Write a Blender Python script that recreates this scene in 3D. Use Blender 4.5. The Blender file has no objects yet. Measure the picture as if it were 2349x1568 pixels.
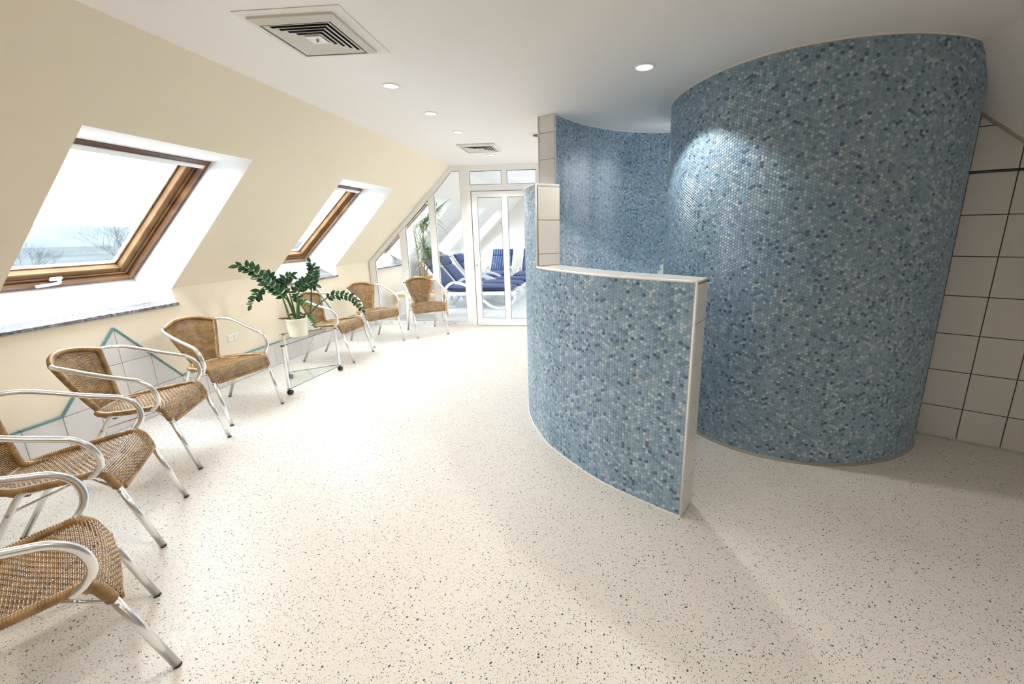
import bpy, math, random
import numpy as np
from mathutils import Vector, Matrix, Euler
random.seed(7); rng = np.random.default_rng(7)
PI = math.pi
S = bpy.context.scene
COL = S.collection

# ------------------------------------------------------------------ camera
YAW, PITCH, ROLL, F = .1248, -.2306, .0138, 942.7
Mc = Matrix.Rotation(YAW, 3, 'Z') @ Matrix.Rotation(PITCH, 3, 'X') @ Matrix.Rotation(ROLL, 3, 'Y')
cam_d = bpy.data.cameras.new('camera'); cam = bpy.data.objects.new('camera', cam_d); COL.objects.link(cam)
right, fwd, up = Mc.col[0], Mc.col[1], Mc.col[2]
R3 = Matrix((right, up, -fwd)).transposed()
cam.matrix_world = Matrix.Translation((0, 0, 1.5)) @ R3.to_4x4()
cam_d.sensor_width = 36; cam_d.sensor_fit = 'HORIZONTAL'; cam_d.lens = F*36/2349
cam_d.shift_x = -(1252.8-1174.5)/2349; cam_d.shift_y = -(784-751.7)/2349
cam_d.clip_start = .02; cam_d.clip_end = 2000
S.camera = cam

# ------------------------------------------------------------------ world, exposure
S.view_settings.view_transform = 'Standard'; S.view_settings.look = 'None'
S.view_settings.gamma = 1; S.view_settings.use_curve_mapping = False
S.view_settings.exposure = 0.66
W = bpy.data.worlds.new('world'); S.world = W; W.use_nodes = True
W.node_tree.nodes['Background'].inputs[0].default_value = (.86, .935, 1.0, 1)
W.node_tree.nodes['Background'].inputs[1].default_value = 14.0
S.cycles.max_bounces = 10; S.cycles.diffuse_bounces = 6; S.cycles.transparent_max_bounces = 16
S.cycles.glossy_bounces = 4; S.cycles.sample_clamp_indirect = 6
S.cycles.caustics_reflective = False; S.cycles.caustics_refractive = False

SPOT_W = 20       # strength of one ceiling downlight
def spot(loc, power, size, blend=.3, col=(1, .93, .84), r=.03, tilt=None):
    l = bpy.data.lights.new('downlight_or_fill_lamp', 'SPOT'); l.energy = power; l.spot_size = size; l.spot_blend = blend
    l.color = col; l.shadow_soft_size = r
    o = bpy.data.objects.new('downlight_or_fill_lamp', l); COL.objects.link(o); o.location = loc
    if tilt: o.rotation_euler = tilt
    return o
CZ = 2.492
DOWN = [(-1.429, 2.987), (-1.427, 3.679), (-1.423, 4.368), (-1.415, 5.673)]
for x, y in DOWN: spot((x, y, CZ-.03), SPOT_W, 2.3)
for x, y in [(-1.43, 1.0), (-1.43, -.6), (.2, .9), (1.6, -.9), (.2, -.9)]: spot((x, y, CZ-.03), SPOT_W*(1.9 if x < 0 else 1.0), 2.7, 1.0, r=.06)   # unseen fill lamps, added to brighten ceiling, slope and right side
for x, y in [(-1.0, 8.0), (-1.2, 9.5), (-1.2, 11.2), (.6, 9)]: spot((x, y, CZ-.03), SPOT_W*.6, 2.5)
spot((.30, 2.93, CZ-.03), 36, math.radians(112), .12, (1, .95, .87), .04)     # shower downlight beside the curved wall
spot((.25, 4.0, CZ-.03), 4, 2.4, .5, (1, .93, .82))

# ------------------------------------------------------------------ mesh helpers
class MB:
    def __init__(s): s.v = []; s.f = []; s.m = []
    def add(s, vs, fs, mi=0):
        b = len(s.v); s.v.extend([tuple(map(float, p)) for p in vs]); s.f.extend([tuple(i+b for i in f) for f in fs]); s.m.extend([mi]*len(fs)); return s
    def quad(s, a, b, c, d, mi=0): return s.add([a, b, c, d], [(0, 1, 2, 3)], mi)
    def poly(s, pts, mi=0): return s.add(pts, [tuple(range(len(pts)))], mi)
    def box(s, lo, hi, mi=0, X=None):
        vs = [(x, y, z) for x in (lo[0], hi[0]) for y in (lo[1], hi[1]) for z in (lo[2], hi[2])]
        if X: vs = [X(p) for p in vs]
        return s.add(vs, [(0, 1, 3, 2), (4, 6, 7, 5), (0, 4, 5, 1), (2, 3, 7, 6), (0, 2, 6, 4), (1, 5, 7, 3)], mi)
    def bbox(s, lo, hi, c=.003, mi=0, X=None):
        # box with chamfered edges
        vs = []; fs = []
        L = [lo, hi]
        def P(ix, iy, iz, ax):
            p = [L[ix][0], L[iy][1], L[iz][2]]
            for k, i in enumerate((ix, iy, iz)):
                if k != ax: p[k] += c if i == 0 else -c
            return tuple(p)
        idx = {}
        for ix in (0, 1):
            for iy in (0, 1):
                for iz in (0, 1):
                    for ax in (0, 1, 2): idx[(ix, iy, iz, ax)] = len(vs); vs.append(P(ix, iy, iz, ax))
        for ax in range(3):
            o = [k for k in range(3) if k != ax]
            for s_ in (0, 1):
                r = []
                for a, b in ((0, 0), (1, 0), (1, 1), (0, 1)):
                    i = [0, 0, 0]; i[ax] = s_; i[o[0]] = a; i[o[1]] = b; r.append(idx[(*i, ax)])
                fs.append(tuple(r))
        for ax in range(3):  # edges parallel to ax
            o = [k for k in range(3) if k != ax]
            for a in (0, 1):
                for b in (0, 1):
                    i0 = [0, 0, 0]; i0[o[0]] = a; i0[o[1]] = b; i1 = list(i0); i1[ax] = 1
                    fs.append((idx[(*i0, o[0])], idx[(*i1, o[0])], idx[(*i1, o[1])], idx[(*i0, o[1])]))
        for ix in (0, 1):
            for iy in (0, 1):
                for iz in (0, 1): fs.append(tuple(idx[(ix, iy, iz, a)] for a in (0, 1, 2)))
        if X: vs = [X(p) for p in vs]
        return s.add(vs, fs, mi)
    def tube(s, pts, r, n=8, caps=True, mi=0, closed=False):
        pts = [Vector(p) for p in pts]; N = len(pts)
        rs = r if hasattr(r, '__len__') else [r]*N
        T = []
        for i in range(N):
            if closed: t = pts[(i+1) % N]-pts[i-1]
            else: t = pts[min(i+1, N-1)]-pts[max(i-1, 0)]
            T.append(t.normalized() if t.length > 1e-9 else Vector((0, 0, 1)))
        a = Vector((0, 0, 1)) if abs(T[0].z) < .9 else Vector((1, 0, 0))
        nrm = T[0].cross(a).normalized(); vs = []
        for i in range(N):
            nrm = (nrm-T[i]*nrm.dot(T[i])).normalized(); b = T[i].cross(nrm)
            for k in range(n):
                an = 2*PI*k/n; vs.append(pts[i]+(nrm*math.cos(an)+b*math.sin(an))*rs[i])
        fs = []
        for i in range(N if closed else N-1):
            j = (i+1) % N
            for k in range(n): fs.append((i*n+k, i*n+(k+1) % n, j*n+(k+1) % n, j*n+k))
        if caps and not closed: fs.append(tuple(range(n))[::-1]); fs.append(tuple((N-1)*n+k for k in range(n)))
        return s.add(vs, fs, mi)
    def lathe(s, prof, c=(0, 0, 0), n=24, mi=0, X=None):
        vs = []; fs = []
        for r, z in prof:
            for k in range(n): a = 2*PI*k/n; vs.append((c[0]+r*math.cos(a), c[1]+r*math.sin(a), c[2]+z))
        for i in range(len(prof)-1):
            for k in range(n): fs.append((i*n+k, i*n+(k+1) % n, (i+1)*n+(k+1) % n, (i+1)*n+k))
        fs.append(tuple(range(n))[::-1]); fs.append(tuple((len(prof)-1)*n+k for k in range(n)))
        if X: vs = [X(p) for p in vs]
        return s.add(vs, fs, mi)
    def prism(s, poly, z0, z1, mi=0, X=None):
        n = len(poly); vs = [(p[0], p[1], z0) for p in poly]+[(p[0], p[1], z1) for p in poly]
        if X: vs = [X(p) for p in vs]
        return s.add(vs, [tuple(range(n))[::-1], tuple(range(n, 2*n))]+[(i, (i+1) % n, n+(i+1) % n, n+i) for i in range(n)], mi)
    def mesh(s, name, mats, smooth=False):
        me = bpy.data.meshes.new(name); me.from_pydata(s.v, [], s.f)
        for m in (mats if isinstance(mats, (list, tuple)) else [mats]): me.materials.append(m)
        me.polygons.foreach_set('material_index', s.m)
        me.polygons.foreach_set('use_smooth', [smooth]*len(s.f)); me.update(); return me
    def build(s, name, mats, parent=None, smooth=False, auto=None):
        me = s.mesh(name, mats, smooth)
        if auto: me.set_sharp_from_angle(angle=auto)
        return link(name, me, parent)
def link(name, me, parent=None):
    o = bpy.data.objects.new(name, me); COL.objects.link(o)
    if parent: o.parent = parent
    return o
def empty(name, loc, rz=0):
    o = bpy.data.objects.new(name, None); COL.objects.link(o); o.location = loc; o.rotation_euler = (0, 0, rz); o.empty_display_size = .1; return o
def tag(o, label=None, cat=None, group=None, kind=None):
    if label: o['label'] = label
    if cat: o['category'] = cat
    if group: o['group'] = group
    if kind: o['kind'] = kind
    return o
def struct(o, label=None): return tag(o, label, None, None, 'structure')
def copy_tree(o, parent=None):
    c = o.copy(); COL.objects.link(c); c.parent = parent
    for ch in list(o.children): copy_tree(ch, c)
    return c
def catmull(P, n=8):
    P = [Vector(p) for p in P]; out = []
    Q = [P[0]*2-P[1]]+P+[P[-1]*2-P[-2]]
    for i in range(1, len(Q)-2):
        p0, p1, p2, p3 = Q[i-1:i+3]
        for k in range(n):
            t = k/n; out.append(.5*((2*p1)+(p2-p0)*t+(2*p0-5*p1+4*p2-p3)*t*t+(3*p1-p0-3*p2+p3)*t**3))
    out.append(P[-1]); return out

# ------------------------------------------------------------------ materials
def mat(name, col, rough=.5, metal=0, spec=.5, coat=0, **k):
    m = bpy.data.materials.new(name); m.use_nodes = True; b = m.node_tree.nodes['Principled BSDF']
    b.inputs['Base Color'].default_value = (*col, 1); b.inputs['Roughness'].default_value = rough
    b.inputs['Metallic'].default_value = metal; b.inputs['Specular IOR Level'].default_value = spec
    if coat: b.inputs['Coat Weight'].default_value = coat; b.inputs['Coat Roughness'].default_value = .1
    return m
def nt(m): t = m.node_tree; return t, t.nodes['Principled BSDF']
def nd(t, ty, **k):
    n = t.nodes.new(ty)
    for a, v in k.items():
        if a.startswith('i_'): n.inputs[a[2:].replace('_', ' ')].default_value = v
        else: setattr(n, a, v)
    return n
def noise_bump(m, scale, strength, dist=.002, detail=3, ty='noise'):
    t, b = nt(m); tc = nd(t, 'ShaderNodeTexCoord'); n = nd(t, 'ShaderNodeTexNoise'); n.inputs['Scale'].default_value = scale; n.inputs['Detail'].default_value = detail
    bp = nd(t, 'ShaderNodeBump'); bp.inputs['Strength'].default_value = strength; bp.inputs['Distance'].default_value = dist
    t.links.new(tc.outputs['Object'], n.inputs['Vector']); t.links.new(n.outputs['Fac'], bp.inputs['Height']); t.links.new(bp.outputs['Normal'], b.inputs['Normal']); return n
def noise_color(m, c1, c2, scale, detail=4, stretch=None, lo=.35, hi=.65):
    t, b = nt(m); tc = nd(t, 'ShaderNodeTexCoord'); mp = nd(t, 'ShaderNodeMapping'); n = nd(t, 'ShaderNodeTexNoise'); n.inputs['Scale'].default_value = scale; n.inputs['Detail'].default_value = detail
    if stretch: mp.inputs['Scale'].default_value = stretch
    r = nd(t, 'ShaderNodeValToRGB'); r.color_ramp.elements[0].color = (*c1, 1); r.color_ramp.elements[1].color = (*c2, 1)
    r.color_ramp.elements[0].position = lo; r.color_ramp.elements[1].position = hi
    t.links.new(tc.outputs['Object'], mp.inputs['Vector']); t.links.new(mp.outputs['Vector'], n.inputs['Vector'])
    t.links.new(n.outputs['Fac'], r.inputs['Fac']); t.links.new(r.outputs['Color'], b.inputs['Base Color']); return m

M = {}
M['cream'] = mat('cream_wallpaper', (.875, .785, .63), .85); noise_bump(M['cream'], 260, .35, .0015)
M['white_wall'] = mat('white_plaster', (.82, .82, .81), .8); noise_bump(M['white_wall'], 90, .15, .001)
M['ceiling'] = mat('ceiling_paint', (.94, .915, .90), .9); noise_bump(M['ceiling'], 320, .35, .0012)
M['far_wall'] = mat('pale_wall_paint', (.76, .73, .675), .85); noise_bump(M['far_wall'], 200, .2, .001)
M['tile'] = mat('wall_tile_glaze', (.70, .68, .67), .28); noise_bump(M['tile'], 500, .15, .0005)
M['tile_r'] = mat('matt_white_wall_tile', (.62, .605, .59), .35); noise_bump(M['tile_r'], 500, .2, .0005)
M['tile_cap'] = mat('white_cap_tile', (.80, .80, .78), .18)
M['grout_dark'] = mat('dark_grout', (.07, .065, .05), .9)
M['grout_left'] = mat('brown_grey_grout', (.30, .27, .24), .9)
M['grout'] = mat('mosaic_grout', (.46, .47, .44), .9)
M['teal'] = mat('teal_trim_tile', (.12, .27, .29), .25)
M['teal_dark'] = mat('dark_green_listello', (.02, .05, .05), .25)
M['pvc'] = mat('white_plastic_trim', (.84, .84, .84), .3)
M['frame_white'] = mat('white_lacquered_aluminium', (.90, .89, .885), .3)
M['gasket'] = mat('black_rubber_gasket', (.015, .015, .018), .6)
M['chrome'] = mat('polished_aluminium', (.86, .87, .88), .22, 1); noise_bump(M['chrome'], 60, .05, .0006)
M['chrome2'] = mat('chrome', (.85, .86, .88), .08, 1)
M['black'] = mat('black_plastic', (.012, .012, .013), .35)
M['white_pl'] = mat('white_plastic', (.82, .83, .84), .3)
M['lounger_white'] = mat('glossy_white_resin', (.82, .84, .87), .3)
M['pot'] = mat('ivory_glazed_pot', (.80, .76, .62), .22)
M['soil'] = mat('brown_bark_soil', (.05, .03, .018), .95)
M['root'] = mat('dry_brown_tuber', (.16, .075, .035), .8)
M['stem'] = mat('green_stem', (.045, .11, .035), .4)
M['leaf'] = mat('glossy_dark_green_leaf', (.018, .085, .022), .26); noise_color(M['leaf'], (.009, .045, .014), (.022, .095, .022), 14)
M['leaf2'] = mat('young_green_leaf', (.06, .20, .03), .3)
M['palm'] = mat('green_strap_leaf', (.14, .22, .09), .45)
M['trunk'] = mat('pale_brown_trunk', (.35, .25, .15), .8)
M['wicker'] = mat('wicker_planter', (.45, .27, .12), .6); noise_bump(M['wicker'], 120, .8, .004)
M['pine'] = mat('light_pine_wood', (.72, .52, .32), .45); noise_color(M['pine'], (.62, .44, .26), (.76, .58, .37), 6, 5, (1, 12, 1))
M['duct_shade'] = mat('painted_duct_shade', (.006, .005, .005), .9)
M['vent'] = mat('cream_metal_diffuser', (.72, .69, .64), .35)
M['ceil_panel'] = mat('painted_access_panel', (.86, .84, .80), .7)
M['screw'] = mat('steel_screw', (.35, .34, .32), .4, 1)
M['socket'] = mat('white_switch_plastic', (.84, .80, .72), .3)

# rattan: golden brown cord, faint along-cord tone change
M['rattan'] = mat('woven_golden_brown_cord', (.42, .235, .085), .30, spec=.5, coat=.2)
noise_color(M['rattan'], (.20, .105, .036), (.36, .215, .080), 25, 3)
# wood of the skylights
M['wood'] = mat('varnished_pine_frame', (.25, .11, .04), .35, coat=.3)
noise_color(M['wood'], (.085, .032, .012), (.27, .125, .045), 5, 6, (1, .35, 1), .3, .7)
M['wood_in'] = mat('light_varnished_sash', (.60, .38, .19), .6, spec=.15)
noise_color(M['wood_in'], (.13, .068, .028), (.20, .11, .048), 6, 5, (1, .4, 1))
M['wood_dark'] = mat('dark_stained_frame', (.10, .045, .03), .4)

def glass_mat(name, tint=(1, 1, 1), fr=1.45, extra=0.0):
    m = bpy.data.materials.new(name); m.use_nodes = True; t = m.node_tree; t.nodes.clear()
    o = nd(t, 'ShaderNodeOutputMaterial'); mx = nd(t, 'ShaderNodeMixShader'); tr = nd(t, 'ShaderNodeBsdfTransparent'); gl = nd(t, 'ShaderNodeBsdfGlossy'); fn = nd(t, 'ShaderNodeFresnel')
    tr.inputs[0].default_value = (*tint, 1); gl.inputs['Roughness'].default_value = .01
    t.nodes.remove(fn); ge = nd(t, 'ShaderNodeNewGeometry'); dt = nd(t, 'ShaderNodeVectorMath', operation='DOT_PRODUCT')
    t.links.new(ge.outputs['Normal'], dt.inputs[0]); t.links.new(ge.outputs['Incoming'], dt.inputs[1])
    ab = nd(t, 'ShaderNodeMath', operation='ABSOLUTE'); t.links.new(dt.outputs['Value'], ab.inputs[0])
    om = nd(t, 'ShaderNodeMath', operation='SUBTRACT'); om.inputs[0].default_value = 1; t.links.new(ab.outputs[0], om.inputs[1])
    pw = nd(t, 'ShaderNodeMath', operation='POWER'); pw.inputs[1].default_value = 5; t.links.new(om.outputs[0], pw.inputs[0])
    ma = nd(t, 'ShaderNodeMath', operation='MULTIPLY_ADD'); ma.inputs[1].default_value = .9; ma.inputs[2].default_value = .045; t.links.new(pw.outputs[0], ma.inputs[0])
    t.links.new(ma.outputs[0], mx.inputs[0]); t.links.new(tr.outputs[0], mx.inputs[1]); t.links.new(gl.outputs[0], mx.inputs[2]); t.links.new(mx.outputs[0], o.inputs[0]); return m
M['glass'] = glass_mat('clear_window_glass', (.97, .985, .985))
M['glass_table'] = glass_mat('clear_greenish_glass', (.975, .993, .987))
M['glass_edge'] = mat('green_glass_edge', (.04, .10, .085), .15)
def emit(name, col, st):
    m = bpy.data.materials.new(name); m.use_nodes = True; t = m.node_tree; t.nodes.clear(); o = nd(t, 'ShaderNodeOutputMaterial'); e = nd(t, 'ShaderNodeEmission')
    e.inputs[0].default_value = (*col, 1); e.inputs[1].default_value = st; t.links.new(e.outputs[0], o.inputs[0]); return m
M['bulb'] = emit('lit_halogen_lamp', (1, .95, .86), 2.2)
M['bulb_dim'] = mat('frosted_reflector', (.9, .87, .8), .2, .4)

# terrazzo-look vinyl: cream ground, sparse teal chips of several sizes
def chips_mat(name, base, chip):
    m = mat(name, base, .38, spec=.26); t, b = nt(m); tc = nd(t, 'ShaderNodeTexCoord')
    dist = nd(t, 'ShaderNodeTexNoise'); dist.inputs['Scale'].default_value = 90; dist.inputs['Detail'].default_value = 2
    sub = nd(t, 'ShaderNodeVectorMath', operation='SUBTRACT'); sub.inputs[1].default_value = (.5, .5, .5)
    scl = nd(t, 'ShaderNodeVectorMath', operation='SCALE'); scl.inputs['Scale'].default_value = .009
    add = nd(t, 'ShaderNodeVectorMath', operation='ADD')
    t.links.new(tc.outputs['Object'], dist.inputs['Vector']); t.links.new(dist.outputs['Color'], sub.inputs[0]); t.links.new(sub.outputs[0], scl.inputs[0])
    t.links.new(tc.outputs['Object'], add.inputs[0]); t.links.new(scl.outputs[0], add.inputs[1])
    last = None
    for sc, r0, prob in ((42, .17, .30), (85, .22, .42), (170, .27, .50)):
        v = nd(t, 'ShaderNodeTexVoronoi'); v.inputs['Scale'].default_value = sc; v.voronoi_dimensions = '2D'
        t.links.new(add.outputs[0], v.inputs['Vector'])
        sp = nd(t, 'ShaderNodeSeparateColor'); t.links.new(v.outputs['Color'], sp.inputs[0])
        # radius = r0 * random (only for the share 'prob' of the cells)
        mr = nd(t, 'ShaderNodeMapRange'); mr.inputs['From Min'].default_value = 1-prob; mr.inputs['From Max'].default_value = 1.0; mr.inputs['To Min'].default_value = 0.0; mr.inputs['To Max'].default_value = r0
        t.links.new(sp.outputs[0], mr.inputs['Value'])
        lt = nd(t, 'ShaderNodeMath', operation='LESS_THAN'); t.links.new(v.outputs['Distance'], lt.inputs[0]); t.links.new(mr.outputs[0], lt.inputs[1])
        if last is None: last = lt
        else:
            mx = nd(t, 'ShaderNodeMath', operation='MAXIMUM'); t.links.new(last.outputs[0], mx.inputs[0]); t.links.new(lt.outputs[0], mx.inputs[1]); last = mx
    big = nd(t, 'ShaderNodeTexNoise'); big.inputs['Scale'].default_value = 1.3; t.links.new(tc.outputs['Object'], big.inputs['Vector'])
    rb = nd(t, 'ShaderNodeMix', data_type='RGBA'); rb.inputs[6].default_value = (*[c*.97 for c in base], 1); rb.inputs[7].default_value = (*base, 1); t.links.new(big.outputs['Fac'], rb.inputs[0])
    mix = nd(t, 'ShaderNodeMix', data_type='RGBA'); mix.inputs[7].default_value = (*chip, 1); t.links.new(rb.outputs[2], mix.inputs[6])
    t.links.new(last.outputs[0], mix.inputs[0]); t.links.new(mix.outputs[2], b.inputs['Base Color'])
    return m
M['floor'] = chips_mat('speckled_cream_vinyl', (.70, .655, .60), (.018, .075, .085))
# pale tiled floor of the far room
m = mat('pale_tiled_floor', (.62, .64, .66), .25); t, b = nt(m); tc = nd(t, 'ShaderNodeTexCoord'); br = nd(t, 'ShaderNodeTexBrick'); br.offset = 0
br.inputs['Color1'].default_value = (.70, .71, .72, 1); br.inputs['Color2'].default_value = (.66, .68, .70, 1); br.inputs['Mortar'].default_value = (.46, .47, .48, 1)
br.inputs['Scale'].default_value = 1; br.inputs['Mortar Size'].default_value = .004; br.inputs['Brick Width'].default_value = .3; br.inputs['Row Height'].default_value = .3
t.links.new(tc.outputs['Object'], br.inputs['Vector']); t.links.new(br.outputs['Color'], b.inputs['Base Color']); M['floor_far'] = m
# granite sill
m = mat('grey_granite', (.3, .3, .32), .2); t, b = nt(m); tc = nd(t, 'ShaderNodeTexCoord'); v = nd(t, 'ShaderNodeTexVoronoi'); v.inputs['Scale'].default_value = 55
r = nd(t, 'ShaderNodeValToRGB'); r.color_ramp.elements[0].color = (.06, .058, .068, 1); r.color_ramp.elements[1].color = (.30, .29, .31, 1)
t.links.new(tc.outputs['Object'], v.inputs['Vector']); sp = nd(t, 'ShaderNodeSeparateColor'); t.links.new(v.outputs['Color'], sp.inputs[0]); t.links.new(sp.outputs[0], r.inputs['Fac'])
e = r.color_ramp.elements.new(.6); e.color = (.15, .145, .16, 1); t.links.new(r.outputs['Color'], b.inputs['Base Color']); M['granite'] = m
# striped cushion
m = mat('blue_striped_cushion', (.02, .06, .30), .8); t, b = nt(m); tc = nd(t, 'ShaderNodeTexCoord'); sx = nd(t, 'ShaderNodeSeparateXYZ'); t.links.new(tc.outputs['Object'], sx.inputs[0])
mu = nd(t, 'ShaderNodeMath', operation='MULTIPLY'); mu.inputs[1].default_value = 14.5; t.links.new(sx.outputs['Y'], mu.inputs[0])
ad = nd(t, 'ShaderNodeMath', operation='ADD'); ad.inputs[1].default_value = 100.5; t.links.new(mu.outputs[0], ad.inputs[0])
fr = nd(t, 'ShaderNodeMath', operation='FRACT'); t.links.new(ad.outputs[0], fr.inputs[0])
lt = nd(t, 'ShaderNodeMath', operation='LESS_THAN'); lt.inputs[1].default_value = .11; t.links.new(fr.outputs[0], lt.inputs[0])
mx = nd(t, 'ShaderNodeMix', data_type='RGBA'); mx.inputs[6].default_value = (.006, .024, .10, 1); mx.inputs[7].default_value = (.24, .34, .52, 1)
t.links.new(lt.outputs[0], mx.inputs[0]); t.links.new(mx.outputs[2], b.inputs['Base Color']); M['cushion'] = m

# mosaic glaze tones
TONES = [(0.44, 0.541, 0.604), (0.282, 0.415, 0.518), (0.189, 0.314, 0.44), (0.238, 0.354, 0.473), (0.132, 0.232, 0.35), (0.282, 0.374, 0.484), (0.057, 0.116, 0.197), (0.194, 0.333, 0.418)]
PROB = [.13, .20, .21, .15, .11, .09, .045, .10]
TM = [mat('mosaic_glaze_tone_%s' % n, c, .30, spec=.7) for n, c in zip(('pale', 'mist', 'blue', 'steel', 'slate', 'lilac', 'navy', 'sea'), TONES)]
WHITE_T = mat('mosaic_glaze_white', (.80, .83, .78), .3)

# ------------------------------------------------------------------ room shell
XW, YP, YE = -3.75, 6.469, 12.7          # knee wall, glass partition, far end wall
ZC1 = 1.05; XS = -2.24                   # crease height, slope meets ceiling
vS = Vector((XS-XW, 0, CZ-ZC1)); SLEN = vS.length; vS.normalize(); nS = Vector((-vS.z, 0, vS.x)); B0 = Vector((XW, 0, ZC1))
def sp_(s, y, off=0): return B0+vS*s+nS*off+Vector((0, y, 0))

# floor
f = MB(); f.box((-4.6, -3.2, -.12), (4.6, YP, 0)); fl = struct(f.build('floor', M['floor']))
f = MB(); f.box((-4.6, YP, -.12), (3.2, YE+.2, -.001)); struct(f.build('floor', M['floor_far']))
# ceiling (flat), plus right-hand sloping ceiling
f = MB(); f.box((XS-.25, -3.2, CZ), (2.30, YE+.2, CZ+.15)); ceil = struct(f.build('ceiling', M['ceiling']))
f = MB(); f.add([(2.185, -3.2, CZ+.003), (2.185, 4.2, CZ+.003), (4.2, 4.2, .48), (4.2, -3.2, .48), (2.185, -3.2, CZ+.15), (2.185, 4.2, CZ+.15), (4.35, 4.2, .6), (4.35, -3.2, .6)], [(0, 1, 2, 3), (4, 7, 6, 5), (0, 4, 5, 1), (1, 5, 6, 2), (2, 6, 7, 3), (3, 7, 4, 0)])
RS = None

# skylight openings: y at (top, crease, sill) left and right; frame y left/right
WIN_SEEN = [dict(L=(2.02, 2.07, 2.087), R=(3.118, 3.20, 3.215), F=(2.07, 3.18)),
       dict(L=(4.30, 4.40, 4.41), R=(5.40, 5.56, 5.565), F=(4.33, 5.40)),
       dict(L=(6.56, 6.62, 6.63), R=(7.76, 7.90, 7.91), F=(6.60, 7.70)),
       dict(L=(9.02, 9.12, 9.13), R=(10.12, 10.30, 10.31), F=(9.06, 10.1)),
       dict(L=(11.20, 11.28, 11.29), R=(12.25, 12.36, 12.37), F=(11.22, 12.28))]
WIN = WIN_SEEN
ST, FB, FT, OFF = 1.48, -.185, 1.18, .30    # slope-plane s of opening top, frame bottom/top, recess depth
XA, ZS = -4.01, .925                       # apron plane, sill top
f = MB(); CW = 0
def vrow(ya, yb): f.quad(sp_(0, ya), sp_(0, yb), sp_(SLEN, yb), sp_(SLEN, ya), 0)
def knee(ya, yb, z0=0, z1=ZC1): f.quad((XW, ya, z0), (XW, yb, z0), (XW, yb, z1), (XW, ya, z1), 0)
ycur = -3.2
for w in WIN:
    L, R_ = w['L'], w['R']; n0 = len(f.m)
    if L[0] > YP and ycur < YP:                              # finish the near room exactly at the glass partition
        f.quad(sp_(0, ycur), sp_(0, YP), sp_(SLEN, YP), sp_(SLEN, ycur), 0); f.quad((XW, ycur, 0), (XW, YP, 0), (XW, YP, ZC1), (XW, ycur, ZC1), 0); ycur = YP; n0 = len(f.m)
    # slope left of the opening (leaning edge), above it
    f.poly([sp_(0, ycur), sp_(0, L[1]), sp_(ST, L[0]), sp_(SLEN, L[0]), sp_(SLEN, ycur)], 0)
    f.quad(sp_(ST, L[0]), sp_(ST, R_[0]), sp_(SLEN, R_[0]), sp_(SLEN, L[0]), 0)
    f.poly([sp_(0, R_[1]), sp_(0, R_[1]+.05), sp_(SLEN, R_[1]+.05), sp_(SLEN, R_[0]), sp_(ST, R_[0])], 0)
    f.poly([(XW, ycur, 0), (XW, L[2], 0), (XW, L[2], ZS-.02), (XW, L[1], ZC1), (XW, ycur, ZC1)], 0)
    f.quad((XW, L[2], 0), (XW, R_[2], 0), (XW, R_[2], ZS-.02), (XW, L[2], ZS-.02), 0)
    f.poly([(XW, R_[2], 0), (XW, R_[1]+.05, 0), (XW, R_[1]+.05, ZC1), (XW, R_[1], ZC1), (XW, R_[2], ZS-.02)], 0)
    ycur = R_[1]+.05
    if L[0] > YP: f.m[n0:] = [2]*(len(f.m)-n0)          # paler paint in the far room
    # reveals (white)
    y0, y1 = w['F']
    f.quad(sp_(ST, L[0]), sp_(ST, R_[0]), sp_(FT, y1, OFF), sp_(FT, y0, OFF), 1)
    for q, yf in ((L, y0), (R_, y1)):
        f.poly([sp_(ST, q[0]), sp_(FT, yf, OFF), sp_(FB, yf, OFF), sp_(0, q[1])], 1)
        f.poly([sp_(0, q[1]), sp_(FB, yf, OFF), (XA, q[1], 1.05), (XA, q[2], ZS-.02), (XW, q[2], ZS-.02)], 1)
    f.quad(sp_(FB, y0, OFF), sp_(FB, y1, OFF), (XA, R_[1], 1.05), (XA, L[1], 1.05), 1)
    f.quad((XA, L[1], 1.05), (XA, R_[1], 1.05), (XA, R_[2], ZS-.02), (XA, L[2], ZS-.02), 1)
    f.quad((XA, L[2], ZS-.02), (XA, R_[2], ZS-.02), (XW, R_[2], ZS-.02), (XW, L[2], ZS-.02), 1)
    # liner up to the glass plane, outside the frame
    for (a, b) in (((FB, y0), (FT, y0)), ((FB, y1), (FT, y1)), ((FB, y0), (FB, y1)), ((FT, y0), (FT, y1))):
        f.quad(sp_(*a, OFF), sp_(*b, OFF), sp_(*b, OFF+.16), sp_(*a, OFF+.16), 1)
n0 = len(f.m); vrow(ycur, YE+.1); knee(ycur, YE+.1); f.m[n0:] = [2]*(len(f.m)-n0)
wl = struct(f.build('wall_left', [M['cream'], M['white_wall'], M['far_wall']]))
# roof skin outside so no light leaks past the wall surface
f = MB(); yc = -3.4
for w in WIN+[None]:
    y0, y1 = w['F'] if w else (YE+.3, None)
    f.quad(sp_(-1.9, yc, OFF+.16), sp_(-1.9, y0, OFF+.16), sp_(SLEN+.2, y0, OFF+.16), sp_(SLEN+.2, yc, OFF+.16))
    if w:
        f.quad(sp_(-1.9, y0, OFF+.16), sp_(-1.9, y1, OFF+.16), sp_(FB, y1, OFF+.16), sp_(FB, y0, OFF+.16))
        f.quad(sp_(FT, y0, OFF+.16), sp_(FT, y1, OFF+.16), sp_(SLEN+.2, y1, OFF+.16), sp_(SLEN+.2, y0, OFF+.16)); yc = y1
struct(f.build('roof', mat('dark_roof_sheet', (.12, .07, .05), .8)))
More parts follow.
